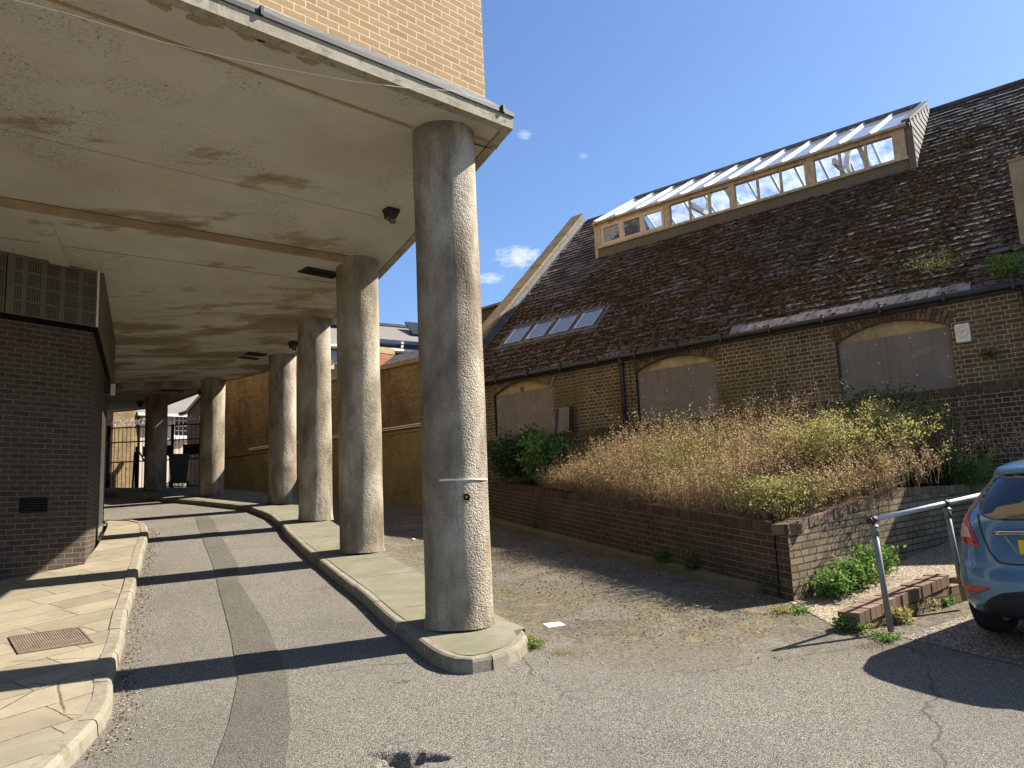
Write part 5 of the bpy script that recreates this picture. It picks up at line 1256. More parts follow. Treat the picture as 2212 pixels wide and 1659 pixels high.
# the strip of window and the sign box on the house wall
def wq(px0, px1, py0, py1, o_=.03, dep=.06):
    """box standing on the house front wall, read off in plan"""
    r_ = []
    def hit(x, y):
        d = Fv+Rv*((x-1106)/1700)-Uv*((y-829.5)/1700); n_ = nW; t = (a.dot(n_)-o_)/d.dot(n_); return d*t
    c0, c1, c2, c3 = hit(px0, py1), hit(px1, py1), hit(px1, py0), hit(px0, py0)
    m = MB(); bk_ = nW*dep; m.hexa([hp(c0), hp(c1), hp(c1+bk_), hp(c0+bk_), hp(c3), hp(c2), hp(c2+bk_), hp(c3+bk_)]); return m
w1 = wq(709, 735, 742, 787).build('window', M['white_paint'], hh); wq(709, 735, 748, 781, .05, .03).build('pane', M['skylight'], w1)
bx = wq(712, 722, 777, 797, .16, .16).build('sign_box', M['white'], hh); wq(717, 722, 780, 786, .172, .008).build('label', M['red_letter'], bx)
wq(867, 872, 738, 770, .05, .05).build('downpipe', M['white_paint'], hh)
# red brick chimney standing behind the yard wall
c_ = PX(826, 760, 22.6); chm = empty('red_chimney', (c_.x-.05, c_.y, 3.0), HR, 'square red brick chimney rising behind the yard wall', 'chimney')
f = MB(); f.box(-.45, .20, -.2, .35, -1, 1.55); f.build('stack', M['red_brick'], chm)
f = MB(); f.box(-.46, .21, -.21, .36, 1.55, 1.72); f.build('cap', M['stock_brick'], chm)

# ------------------------------------------------------------------ street end: gate, bin, cottage
GY0 = 27.0
gt = empty('metal_gate', (-11.8, GY0, 1.12), 0, 'tall black barred gate with curled razor wire closing the lane', 'gate')
f = MB(); x0, x1 = -2.1, 1.25
for z in (.06, .98, 1.66, 2.16): f.box(x0, x1, -.02, .02, z-.02, z+.02)
f.build('rail', M['black'], gt)
f = MB()
for k in range(25): x = x0+(x1-x0)*k/24; f.tube([(x, -.025, .0), (x, -.025, 2.2)], .010, 6)
f.build('bars', M['black'], gt)
f = MB(); f.box(x0-.12, x0, -.05, .05, -.1, 2.25); f.box(.0, .07, -.03, .03, -.05, 2.2); f.build('post', M['black'], gt)
f = MB(); f.obox((-1.15, -.06, 0), (-1.15, -.06, 1.48), .10, .08, (0, 1, 0)); f.obox((-1.08, -.06, 1.30), (-.55, -.06, .35), .04, .04, (0, 1, 0)); f.obox((-1.28, -.06, 0), (-1.23, -.06, 1.30), .05, .05, (0, 1, 0)); f.build('brace', M['black'], gt)
f = MB()
for (a0, a1) in ((-.95, .0), (.42, 1.2)): f.box(a0, a1, -.07, -.05, 1.12, 1.48)
f.build('sign_plate', M['black'], gt)
f = MB(); rg = random.Random(8)
for k in range(46):
    x = x0+(x1-x0)*k/45; r_ = rg.uniform(.07, .12); a0 = rg.uniform(0, 6.28); pts = [(x+rg.uniform(-.02, .02)+.04*j/8, math.cos(a0+j*.6)*r_, 2.34+math.sin(a0+j*.6)*r_) for j in range(9)]; f.tube(pts, .0065, 4)
f.tube([(x0, 0, 2.34), (x1, 0, 2.34)], .007, 4); f.build('razor_wire', M['galv_top'], gt)
bn = empty('wheelie_bin', (-10.85, 25.4, float(gh(-10.85, 25.4))+.12), R(20), 'dark wheeled bin standing behind the farthest column by the gate', 'bin')
f = MB(); f.hexa([(-.22, -.24, .12), (.22, -.24, .12), (.22, .2, .12), (-.22, .2, .12), (-.29, -.32, .98), (.29, -.32, .98), (.29, .30, .98), (-.29, .30, .98)]); f.build('body', M['bin'], bn)
f = MB(); f.hexa([(-.31, -.36, .98), (.31, -.36, .98), (.31, .34, .98), (-.31, .34, .98), (-.28, -.30, 1.04), (.28, -.30, 1.04), (.28, .30, 1.08), (-.28, .30, 1.08)]); f.build('lid', M['bin'], bn)
for s_ in (-1, 1):
    f = MB(); f.tube([(s_*.24, .2, .10), (s_*.30, .2, .10)], .10, 16); f.build('wheel', M['black'], bn)
# white boarding beyond the gate
wbd = empty('white_boarding', (-10.6, 29.5, 1.2), 0, 'low white board fence beyond the gate', 'fence')
f = MB()
for k in range(13): x = -1.1+k*.19; f.hexa([(x, 0, 0), (x+.175, 0, 0), (x+.175, .03, 0), (x, .03, 0), (x, 0, 1.05+k*.055), (x+.175, 0, 1.10+k*.055), (x+.175, .03, 1.10+k*.055), (x, .03, 1.05+k*.055)])
f.build('boards', M['white_paint'], wbd)
# cottage
CY = 38.0
def CPT(x, y, Yd=CY): return PX(x, y, Yd)
ca = PX(300, 1050, 33.5); cg = 1.35; cdir = Vector((math.sin(R(50)), math.cos(R(50)), 0)); cn = Vector((cdir.y, -cdir.x, 0))
ct = empty('cream_cottage', (ca.x, ca.y, cg), R(40), 'cream rendered cottage with white sash windows and slate roof beyond the gate', 'cottage')
def cpt(x, y):
    d = Fv+Rv*((x-1106)/1700)-Uv*((y-829.5)/1700); t = (ca.dot(cn))/d.dot(cn); p = d*t; q = p-Vector((ca.x, ca.y, 0)); return q.dot(cdir), p.z-cg
ze = cpt(318, 893)[1]
f = MB(); f.quad((0, 0, -1), (9, 0, -1), (9, 0, ze), (0, 0, ze)); f.quad((0, 5, -1), (0, 0, -1), (0, 0, ze), (0, 5, ze)); f.build('wall', M['cream'], ct)
f = MB(); f.quad((-.2, -.3, ze-.05), (9.2, -.3, ze-.05), (9.2, 3, ze+2.1), (-.2, 3, ze+2.1)); f.build('roof', M['slate_far'], ct)
f = MB(); f.box(-.2, 9.2, -.38, -.28, ze-.14, ze-.03); f.build('gutter', M['white_paint'], ct)
cx0 = cpt(400, 860)[0]; f = MB(); f.box(cx0-.5, cx0+1.6, 1.6, 2.6, ze+.9, ze+3.2); f.build('chimney', M['stock_brick'], ct)
def csash(px0, px1, py0, py1, nv=3, nh=4):
    x0_, z0_ = cpt(px0, py1); x1_, z1_ = cpt(px1, py0)
    m = MB(); fw = .08
    for (u0_, u1_, v0_, v1_) in ((x0_-fw, x0_, z0_-fw, z1_+fw), (x1_, x1_+fw, z0_-fw, z1_+fw), (x0_, x1_, z0_-fw, z0_), (x0_, x1_, z1_, z1_+fw)): m.box(u0_, u1_, -.06, .0, v0_, v1_)
    for k in range(1, nv): x = x0_+(x1_-x0_)*k/nv; m.box(x-.018, x+.018, -.05, -.01, z0_, z1_)
    for k in range(1, nh): z = z0_+(z1_-z0_)*k/nh; hwd = .035 if k == nh//2 else .018; m.box(x0_, x1_, -.05, -.01, z-hwd, z+hwd)
    m.box(x0_-.12, x1_+.12, -.16, .0, z0_-.20, z0_-.08)
    wo = m.build('sash_window', M['white_paint'], ct); m = MB(); m.quad((x0_, -.012, z0_), (x1_, -.012, z0_), (x1_, -.012, z1_), (x0_, -.012, z1_)); m.build('pane', M['winglass'], wo)
csash(377, 404, 899, 941); csash(376, 402, 990, 1030, 3, 3); csash(326, 334, 985, 1050, 2, 3)
# brick flank on the right of the cottage
bf = empty('brick_gable_house', (-12.3, 31.5, 1.2), 0, 'dark brick gable end with black verge to the right of the cream cottage', 'house')
a = PX(402, 1050, 33.0); b = PX(455, 1050, 29.6); zt = PX(402, 893, 33.0).z; zt2 = PX(455, 835, 29.6).z
def bl(p): return (p[0]+12.3, p[1]-31.5, p[2]-1.2)
f = MB(); f.quad(bl((a.x, a.y, .5)), bl((b.x, b.y, .5)), bl((b.x, b.y, zt2)), bl((a.x, a.y, zt))); f.quad(bl((a.x+5, a.y, .5)), bl((a.x, a.y, .5)), bl((a.x, a.y, zt)), bl((a.x+5, a.y, zt))); f.quad(bl((b.x, b.y, .5)), bl((b.x+5, b.y, .5)), bl((b.x+5, b.y, zt2)), bl((b.x, b.y, zt2))); f.build('wall', M['retain_brick'], bf)
f = MB(); f.obox(bl((a.x-.35, a.y+.1, zt-.02)), bl((a.x, a.y, zt+.05)), .2, .12); f.obox(bl((a.x, a.y, zt+.03)), bl((b.x, b.y, zt2+.05)), .2, .14); f.build('verge', M['black'], bf)
# lit brick house on the left
bl_ = empty('stock_brick_house', (-18.3, 33.5, 1.2), 0, 'pale stock brick house wall at the left end of the gate', 'house')
a = PX(240, 1050, 32.0); b = PX(284, 1050, 32.9); 
f = MB(); f.quad((a.x+18.3, a.y-33.5, -1), (b.x+18.3, b.y-33.5, -1), (b.x+18.3, b.y-33.5, 5.2), (a.x+18.3, a.y-33.5, 5.2)); f.quad((b.x+18.3, b.y-33.5, -1), (b.x+18.3-.6, b.y-33.5+4, -1), (b.x+18.3-.6, b.y-33.5+4, 5.2), (b.x+18.3, b.y-33.5, 5.2)); f.quad((a.x+13, a.y-33.5, -1), (a.x+18.3, a.y-33.5, -1), (a.x+18.3, a.y-33.5, 5.2), (a.x+13, a.y-33.5, 5.2)); f.build('wall', M['yard_brick'], bl_)
f = MB(); f.hexa([(a.x+13, a.y-33.7, 5.2), (b.x+18.5, b.y-33.7, 5.2), (b.x+18.0, b.y-29, 5.2), (a.x+13, a.y-29, 5.2), (a.x+13, a.y-33.7, 5.4), (b.x+18.5, b.y-33.7, 5.4), (b.x+18.0, b.y-29, 6.4), (a.x+13, a.y-29, 6.4)]); f.build('roof', M['slate_far'], bl_)
# ------------------------------------------------------------------ car (rear left quarter in view)
CAR_H = 55.0
ch_ = Vector((math.sin(R(CAR_H)), math.cos(R(CAR_H)), 0)); cr_ = Vector((ch_.y, -ch_.x, 0))
cb = Vector((3.90, 6.34, 0))+cr_*.26
car = empty('parked_car', (cb.x, cb.y, -1.285), -R(CAR_H), 'light blue hatchback parked with its rear towards the lane beside the handrail', 'car')
car.rotation_euler = (R(1.0), 0, -R(CAR_H))
ck_ = NT('blue_car_paint', .28, .6); ck_.color((.085, .215, .37)); ck_.b.inputs['Metallic'].default_value = .35; ck_.b.inputs['Coat Weight'].default_value = 1; ck_.b.inputs['Coat Roughness'].default_value = .03
vv = ck_.coord('Object'); ck_.l(ck_.mr(ck_.noise(vv, 3, 5, .6), .3, .7, .22, .38), ck_.b.inputs['Roughness']); M['paint'] = ck_.m
k = NT('car_glass', .03, .8); k.color((.012, .014, .016)); k.b.inputs['Coat Weight'].default_value = .6; M['car_glass'] = k.m
k = NT('red_lens', .12, .6); k.color((.42, .012, .016)); k.b.inputs['Coat Weight'].default_value = 1; k.b.inputs['Coat Roughness'].default_value = .04
k.bump(k.voro(k.coord('Object'), 60), .25, .004); M['red_lens'] = k.m
k = NT('clear_lens', .15, .6); k.color((.55, .42, .36)); k.b.inputs['Coat Weight'].default_value = 1; M['clear_lens'] = k.m
k = NT('chrome', .12, .8); k.color((.75, .75, .76)); k.b.inputs['Metallic'].default_value = 1; M['chrome'] = k.m
k = NT('yellow_plate', .35, .5); k.color((.75, .46, .01)); M['plate'] = k.m
k = NT('tyre_rubber', .85, .3); k.color((.018, .018, .019)); M['tyre'] = k.m
k = NT('black_trim', .6, .4); k.color((.02, .021, .023)); M['trim'] = k.m
#       z     yr    yf    w     
CS = [(.21, .10, 3.70, .72), (.25, .045, 3.78, .80), (.32, .015, 3.83, .835), (.42, .0, 3.87, .852), (.52, .0, 3.89, .860), (.60, .012, 3.89, .862), (.66, .045, 3.86, .861), (.75, .070, 3.80, .858), (.85, .085, 3.68, .850), (.93, .098, 3.45, .838), (.98, .115, 3.20, .824), (1.03, .145, 2.98, .806), (1.10, .20, 2.80, .775), (1.18, .27, 2.62, .738), (1.26, .345, 2.45, .700), (1.33, .415, 2.30, .665), (1.385, .40, 2.16, .632), (1.42, .44, 2.04, .615), (1.455, .60, 1.90, .575), (1.485, .82, 1.74, .50), (1.505, 1.08, 1.56, .36)]
cz = [c[0] for c in CS]
def cyr(z): return float(np.interp(z, cz, [c[1] for c in CS]))
def cyf(z): return float(np.interp(z, cz, [c[2] for c in CS]))
def cw(z): return float(np.interp(z, cz, [c[3] for c in CS]))
PEX = 3.1
def rear_y(x, z):
    w_ = cw(z); t = min(.9999, abs(x)/w_); return cyr(z)+.46*(1-(1-t**PEX)**(1/PEX))
nz = 60; nr = 22; ns = 12; V = []; rows = []
zs = list(np.interp(np.linspace(0, 1, nz), np.linspace(0, 1, len(cz)), cz))
for z in zs:
    w_ = cw(z); yr, yf = cyr(z), cyf(z); row = []
    Rr = min(.46, (yf-yr)*.4); Rf = min(.75, (yf-yr)*.45)
    for k in range(nr+1):          # rear, left to right
        th = -math.pi/2+math.pi*k/nr; s_ = math.sin(th); sg = 1 if s_ >= 0 else -1
        x = w_*sg*abs(s_)**(2/PEX); y = yr+Rr*(1-abs(math.cos(th))**(2/PEX)); row.append((x, y, z))
    for k in range(1, ns): t = k/ns; row.append((w_*(1-.02*math.sin(math.pi*t) if False else w_)/w_ if False else w_, yr+Rr+(yf-Rf-yr-Rr)*t, z))
    for k in range(nr+1):
        th = math.pi/2-math.pi*k/nr; s_ = math.sin(th); sg = 1 if s_ >= 0 else -1
        row.append((w_*sg*abs(s_)**(2/2.4), yf-Rf*(1-abs(math.cos(th))**(2/2.4)), z))
    for k in range(1, ns): t = k/ns; row.append((-w_, yf-Rf+(yr+Rr-yf+Rf)*t, z))
    rows.append(row)
n = len(rows[0]); V = [p for r_ in rows for p in r_]; Fc = []
for j in range(len(rows)-1):
    for k in range(n): Fc.append((j*n+k, j*n+(k+1) % n, (j+1)*n+(k+1) % n, (j+1)*n+k))
Fc.append(tuple(range((len(rows)-1)*n, len(rows)*n))); Fc.append(tuple(range(n-1, -1, -1)))
body = fast_obj('body', V, Fc, M['paint'], car, True, uv=False)
def rpatch(name, xl, xr, z0, z1, mat, off_=.004, nzp=24, nxp=16, parent=body, thick=.006):
    """patch lying on the rear skin; xl(z), xr(z) give its sides"""
    V = []
    for j in range(nzp+1):
        z = z0+(z1-z0)*j/nzp; a, b = xl(z), xr(z)
        for k in range(nxp+1):
            x = a+(b-a)*k/nxp; V.append((x, rear_y(x, z)-off_, z))
    F = [(j*(nxp+1)+k, j*(nxp+1)+k+1, (j+1)*(nxp+1)+k+1, (j+1)*(nxp+1)+k) for j in range(nzp) for k in range(nxp)]
    o = fast_obj(name, V, F, M[mat], parent, True, uv=False)
    m = o.modifiers.new('thickness', 'SOLIDIFY'); m.thickness = thick; m.offset = 1 if False else -1; return o
ip = lambda z, zz, xx: float(np.interp(z, zz, xx))
def tube_on(name, pts, r, mat, parent=body, off_=.002):
    m = MB(); P = []
    for i in range(len(pts)-1):
        for k in range(5): t = k/5; P.append((pts[i][0]*(1-t)+pts[i+1][0]*t, pts[i][1]*(1-t)+pts[i+1][1]*t))
    P.append(pts[-1]); m.tube([(x, rear_y(x, z)-off_, z) for x, z in P], r, 6); return m.build(name, M[mat], parent, True)
wzz = [.985, 1.0, 1.03, 1.08, 1.15, 1.22, 1.29, 1.33, 1.35]; wxx = [.36, .50, .575, .615, .628, .615, .585, .54, .45]
rpatch('rear_window', lambda z: -ip(z, wzz, wxx), lambda z: ip(z, wzz, wxx), .985, 1.35, 'car_glass', .006, 30, 30)
rpatch('spoiler', lambda z: -ip(z, [1.352, 1.37, 1.41], [.53, .57, .54]), lambda z: ip(z, [1.352, 1.37, 1.41], [.53, .57, .54]), 1.352, 1.41, 'paint', .018, 5, 20, thick=.015)
for s_ in (-1, 1):
    lz = [.775, .80, .86, .92, .98, 1.05, 1.12, 1.20, 1.26]
    li_ = [.585, .60, .625, .655, .690, .712, .715, .705, .694]; lo_ = [.60, .775, .823, .828, .818, .797, .765, .728, .698]
    A = (lambda z, q=li_: ip(z, lz, q)); B = (lambda z, q=lo_: min(ip(z, lz, q), cw(z)-.003))
    if s_ < 0: tl = rpatch('tail_light', lambda z: -B(z), lambda z: -A(z), .775, 1.26, 'red_lens', .008, 30, 10); cl2 = rpatch('clear_lens', lambda z: -B(z)+.012, lambda z: -ip(z, [.85, .93, .965], [.66, .70, .80]), .85, .96, 'clear_lens', .0125, 8, 8, tl)
    else: tl = rpatch('tail_light', A, B, .775, 1.26, 'red_lens', .008, 30, 10); cl2 = rpatch('clear_lens', lambda z: ip(z, [.85, .93, .965], [.66, .70, .80]), lambda z: B(z)-.012, .85, .96, 'clear_lens', .0125, 8, 8, tl)
    rz = [.392, .402, .442, .462]; ra = [.74, .62, .52, .505]; rb = [.75, .79, .81, .80]
    if s_ < 0: rpatch('reflector', lambda z: -ip(z, rz, rb), lambda z: -ip(z, rz, ra), .392, .462, 'red_lens', .006, 8, 12)
    else: rpatch('reflector', lambda z: ip(z, rz, ra), lambda z: ip(z, rz, rb), .392, .462, 'red_lens', .006, 8, 12)
    tube_on('hatch_gap', [(s_*.605, 1.03), (s_*.585, .98), (s_*.545, .85), (s_*.50, .74), (s_*.43, .665), (s_*.36, .648), (0, .640)], .006, 'trim')
bz = [.215, .30, .37, .42, .445]; bx_ = [.64, .60, .53, .42, .25]
rpatch('rear_valance', lambda z: -ip(z, bz, bx_), lambda z: ip(z, bz, bx_), .215, .445, 'trim', .008, 10, 24)
rpatch('handle_strip', lambda z: -.45, lambda z: .45, .875, .902, 'chrome', .022, 3, 20, thick=.016)
rpatch('plate_recess', lambda z: -ip(z, [.70, .90], [.27, .42]), lambda z: ip(z, [.70, .90], [.27, .42]), .70, .895, 'paint', .001, 6, 20)
m = MB(); m.box(-.26, .26, -.008, .0, .726, .837); pl_ = m.build('number_plate', M['plate'], car); pl_.location = (0, rear_y(0, .79)-.012, 0); pl_.parent = body; bevel(pl_, .004)
m = MB(); m.box(-.262, .262, .001, .010, .724, .839); q = m.build('plate_backing', M['trim'], pl_)
m = MB(); m.tube([(0, cyr(1.30)-.035, 1.0), (.18, cyr(1.1)-.05, 1.04), (.36, cyr(1.1)-.045, 1.055)], .007, 6); m.build('rear_wiper', M['trim'], body)
m = MB(); m.tube([(0, 1.0, 1.48), (0, .93, 1.56), (0, .86, 1.64)], [.01, .005, .003], 6); m.build('aerial', M['trim'], body)
# side glass and windscreen as flush patches, wheels and arches
for s_ in (-1, 1):
    m = MB(); 
    for (y0, y1, y2, y3) in ((.78, 1.70, 1.62, .92), (1.76, 2.72, 2.18, 1.70)):
        g_ = 8
        for j in range(g_):
            z0, z1 = 1.0+.34*j/g_, 1.0+.34*(j+1)/g_; ya, yb = y0+(y3-y0)*j/g_, y1+(y2-y1)*j/g_; yc, yd = y0+(y3-y0)*(j+1)/g_, y1+(y2-y1)*(j+1)/g_
            m.quad((s_*(cw(z0)+.003), ya, z0), (s_*(cw(z0)+.003), yb, z0), (s_*(cw(z1)+.003), yd, z1), (s_*(cw(z1)+.003), yc, z1))
    m.build('side_window', M['car_glass'], body)
    for wy in (.66, 3.10):
        m = MB(); c = (s_*.80, wy, .30); n_ = 36; prof = [(.205, -.095), (.27, -.10), (.295, -.085), (.300, -.05), (.300, .05), (.295, .085), (.27, .10), (.205, .095)]; vs = []
        for k in range(n_):
            t = 2*math.pi*k/n_
            for (r_, a_) in prof: vs.append((c[0]+a_-s_*.03, c[1]+r_*math.cos(t), c[2]+r_*math.sin(t)))
        P_ = len(prof); fs = [(k*P_+j, k*P_+(j+1) % P_, ((k+1) % n_)*P_+(j+1) % P_, ((k+1) % n_)*P_+j) for k in range(n_) for j in range(P_)]
        m.add(vs, fs); wh = m.build('wheel', M['tyre'], car, True)
        m = MB(); m.tube([(s_*.80-s_*.10, wy, .30), (s_*.80+s_*.02, wy, .30)], .205, 24); rm = m.build('rim', M['galv'], wh)
        m = MB(); 
        for k in range(7):
            t = 2*math.pi*k/7; m.obox((s_*.83, wy, .30), (s_*.83, wy+.19*math.cos(t), .30+.19*math.sin(t)), .05, .012, (s_, 0, 0))
        m.build('spoke', M['galv'], wh)
        m = MB(); vs = [(s_*(.864), wy, .30)]; 
        for k in range(25):
            t = math.pi*k/24-.15*math.cos(math.pi*k/24) if False else math.pi*k/24; z = .24+.40*math.sin(t); vs.append((s_*(cw(max(z, .25))+.004), wy+.36*math.cos(t), z))
        m.add(vs, [(0, k, k+1) if s_ > 0 else (0, k+1, k) for k in range(1, 25)]); m.build('wheel_arch', M['trim'], body)
m = MB(); m.hexa([(-.55, .45, .17), (.55, .45, .17), (.55, 3.4, .17), (-.55, 3.4, .17), (-.62, .40, .30), (.62, .40, .30), (.62, 3.45, .30), (-.62, 3.45, .30)]); m.build('underbody', M['trim'], body)
m = MB(); g_ = 8
for j in range(g_):
    z0, z1 = 1.05+.33*j/g_, 1.05+.33*(j+1)/g_
    for k in range(12):
        a, b = -.62+1.24*k/12, -.62+1.24*(k+1)/12
        fy = lambda x, z: cyf(z)-min(.75, (cyf(z)-cyr(z))*.45)*(1-(1-min(.999, abs(x)/cw(z))**2.4)**(1/2.4))+.006
        sc_ = lambda x, z: x*(cw(z)/.80)
        m.quad((sc_(b, z0), fy(sc_(b, z0), z0), z0), (sc_(a, z0), fy(sc_(a, z0), z0), z0), (sc_(a, z1), fy(sc_(a, z1), z1), z1), (sc_(b, z1), fy(sc_(b, z1), z1), z1))
m.build('windscreen', M['car_glass'], body)
# far car roof seen through the gate
fc_ = empty('far_car', (-10.3, 31.2, 1.25), R(15), 'small pale blue car beyond the gate', 'car')
m = MB(); 
prof = [(-1.9, .3), (-1.9, .75), (-1.75, .9), (-1.2, 1.0), (-.7, 1.42), (.5, 1.45), (1.2, 1.05), (1.85, .9), (1.95, .6), (1.95, .3)]
vs = [(x, -.8+(.14 if z > 1.1 else 0), z) for x, z in prof]+[(x, .8-(.14 if z > 1.1 else 0), z) for x, z in prof]; n = len(prof)
m.add(vs, [tuple(range(n)), tuple(range(2*n-1, n-1, -1))]+[(k+1, k, n+k, n+k+1) for k in range(n-1)]); fb_ = m.build('body', M['paint'], fc_); bevel(fb_, .06, 3)
m = MB(); m.add([(-1.15, -.805+.08, 1.03), (1.05, -.805+.08, 1.08), (.45, -.67, 1.38), (-.65, -.67, 1.36)], [(0, 1, 2, 3)]); m.build('window', M['car_glass'], fb_)
for wx in (-1.25, 1.2):
    for s_ in (-1, 1): m = MB(); m.tube([(wx, s_*.65, .3), (wx, s_*.82, .3)], .3, 20); m.build('wheel', M['tyre'], fc_)
# ------------------------------------------------------------------ plants
def leaf_mat(name, stops, trans=.35, rough=.6):
    k = NT(name, rough, .25); g_ = k.n('ShaderNodeNewGeometry'); c = k.ramp(g_.outputs['Random Per Island'], stops)
    k.color(c); tl = k.n('ShaderNodeBsdfTranslucent'); k.l(c, tl.inputs[0]); mx_ = k.n('ShaderNodeMixShader'); mx_.inputs[0].default_value = trans
    k.l(k.b.outputs[0], mx_.inputs[1]); k.l(tl.outputs[0], mx_.inputs[2]); k.l(mx_.outputs[0], k.o.inputs['Surface']); return k.m
M['dry'] = leaf_mat('dry_seed_heads', [(0, (.26, .13, .07)), (.35, (.42, .26, .13)), (.7, (.50, .38, .20)), (1, (.62, .53, .30))], .3)
M['dry_stem'] = leaf_mat('dry_stem', [(0, (.20, .12, .06)), (.6, (.34, .23, .12)), (1, (.46, .36, .20))], .15)
M['green_stem'] = leaf_mat('green_stem', [(0, (.10, .12, .04)), (1, (.22, .22, .09))], .15)
M['yellow_leaf'] = leaf_mat('yellow_green_leaf', [(0, (.18, .18, .05)), (.5, (.33, .32, .10)), (.85, (.46, .41, .17)), (1, (.44, .28, .12))], .45)
M['green_leaf'] = leaf_mat('fresh_green_leaf', [(0, (.07, .15, .03)), (.6, (.13, .24, .05)), (1, (.26, .34, .09))], .4)
M['dark_leaf'] = leaf_mat('dark_green_leaf', [(0, (.025, .05, .015)), (.6, (.05, .09, .025)), (1, (.09, .14, .04))], .3)
M['mid_leaf'] = leaf_mat('olive_leaf', [(0, (.06, .085, .02)), (.6, (.11, .14, .035)), (1, (.19, .20, .06))], .35)

def leaves_mesh(name, P, D, size, mat, parent, aspect=.5, jitter=.6, seed=0):
    """one small pointed leaf per point P, growing along D"""
    rg = np.random.default_rng(seed); P = np.asarray(P); D = np.asarray(D); n = len(P)
    D = D+rg.normal(0, jitter, (n, 3)); D /= np.linalg.norm(D, axis=1)[:, None]+1e-9
    S = np.cross(D, rg.normal(0, 1, (n, 3))); S /= np.linalg.norm(S, axis=1)[:, None]+1e-9
    N = np.cross(S, D); sz = size*rg.uniform(.55, 1.35, n)[:, None]
    V = np.stack([P, P+D*sz*.45+S*sz*aspect*.5+N*sz*.06, P+D*sz, P+D*sz*.45-S*sz*aspect*.5+N*sz*.06], 1).reshape(-1, 3)
    return fast_obj(name, V, np.arange(4*n).reshape(-1, 4), M[mat], parent, uv=False)
def stems_mesh(name, paths, r, mat, parent):
    V = []; Fc = []
    for p in paths:
        b = len(V); n = len(p); a = random.uniform(0, 3.14); rr = r*random.uniform(.7, 1.3)
        for i, q in enumerate(p):
            w_ = rr*(1-.75*i/(n-1)); q = Vector(q)
            for k in range(3): t = a+2.094*k; V.append((q.x+math.cos(t)*w_, q.y+math.sin(t)*w_, q.z))
        for i in range(n-1):
            for k in range(3): Fc.append((b+i*3+k, b+i*3+(k+1) % 3, b+i*3+3+(k+1) % 3, b+i*3+3+k))
    return fast_obj(name, V, np.array(Fc), M[mat], parent, uv=False)
def grow(rg, base, h, spread, droop=.25, nseg=5, lean=(0, 0)):
    a = rg.uniform(0, 6.28); s_ = spread*math.sqrt(rg.random()); dx, dy = math.cos(a)*s_+lean[0]*h, math.sin(a)*s_+lean[1]*h
    p = []; hh = h*rg.uniform(.65, 1.1); wob = rg.uniform(0, 6.28)
    for i in range(nseg+1):
        t = i/nseg; p.append((base[0]+dx*t**1.3+.02*h*math.sin(wob+t*5), base[1]+dy*t**1.3+.02*h*math.cos(wob+t*4), base[2]+hh*(t-droop*t*t*(.5+s_))))
    return p
def along(rg, path, n, start=.2, spread=.02):
    P = []; D = []
    m_ = len(path)-1
    for _ in range(n):
        t = (start+(1-start)*rg.random()**.8)*m_; i = min(int(t), m_-1); f = t-i; a = Vector(path[i]); b = Vector(path[i+1]); q = a.lerp(b, f)
        d = (b-a).normalized(); o_ = Vector((rg.gauss(0, 1), rg.gauss(0, 1), rg.gauss(0, .6))); P.append(tuple(q+o_*spread)); D.append(tuple(d*.4+o_*.7))
    return P, D
def plant(name, pos, h, spread, nst, nlf, lsize, lmat, smat, label, cat, group=None, seed=0, r=.0025, foot=.06, aspect=.5, lspread=.02, lean=(0, 0), droop=.25, start=.2, side=3):
    rg = random.Random(seed); root = empty(name, pos, 0, label, cat, group); paths = []; P = []; D = []
    for _ in range(nst):
        b = (rg.uniform(-1, 1)*foot, rg.uniform(-1, 1)*foot, -.02); p = grow(rg, b, h, spread, droop, lean=lean); paths.append(p)
        a, d = along(rg, p, nlf, start, lspread); P += a; D += d
        for _ in range(side):
            i = rg.randrange(1, len(p)-1); q = grow(rg, p[i], h*.28, h*.28, .2, 3); paths.append(q); a, d = along(rg, q, max(2, nlf//3), .1, lspread); P += a; D += d
    st_ = stems_mesh('stems', paths, r, smat, root); lf = leaves_mesh('foliage', P, D, lsize, lmat, root, aspect, seed=seed); return root

def bedpos(t, s_): p = PC+fdir*t+back_f*s_; return (p.x, p.y, bedh(p.x, p.y))
def bedw(t):   # width of the bed across at t
    p = PC+fdir*t; vv_ = toh((p.x, p.y, 0)).y; q = back_f; hv = (HMi.to_3x3() @ q).y; return (-.38-vv_)/hv
# dry weeds covering the bank: nobody could count them
rg = random.Random(21); paths = []; P = []; D = []; PG_ = []; DG_ = []; pg = []
for i in range(6400):
    t = rg.uniform(.15, 6.4)**1.0; wv_ = bedw(t); fr = rg.random()**1.25*.80+.03; s_ = wv_*fr
    if t < 1.7 and s_ > 2.6: 
        if rg.random() < .8: continue
    green = (math.sin(t*2.1+s_*1.7)+math.sin(t*.9-s_*2.3+1)) > .95 or rg.random() < .10
    tall = .50+.66*min(1, s_/.9)+.16*math.sin(t*1.7+s_)
    if t > 5: tall *= .8
    if t < .9: tall *= .55
    b = bedpos(t, s_); p = grow(rg, b, tall*rg.uniform(.6, 1.15), .30, .22, 4, lean=(-.10, -.16)); 
    if green: pg.append(p); a, d = along(rg, p, 15, .15, .018); PG_ += a; DG_ += d
    else:
        paths.append(p); a, d = along(rg, p, 13, .25, .016); P += a; D += d
        for _ in range(2): q = grow(rg, p[rg.randrange(1, 4)], .2, .16, .2, 3); paths.append(q); a, d = along(rg, q, 4, .2, .01); P += a; D += d
dw = empty('weeds', (0, 0, 0)); tag(dw, 'golden brown dry weeds and seed heads covering the planter bank', 'weeds', kind='stuff')
o = stems_mesh('stems', paths+pg, .0024, 'dry_stem', dw); o['kind'] = 'stuff'
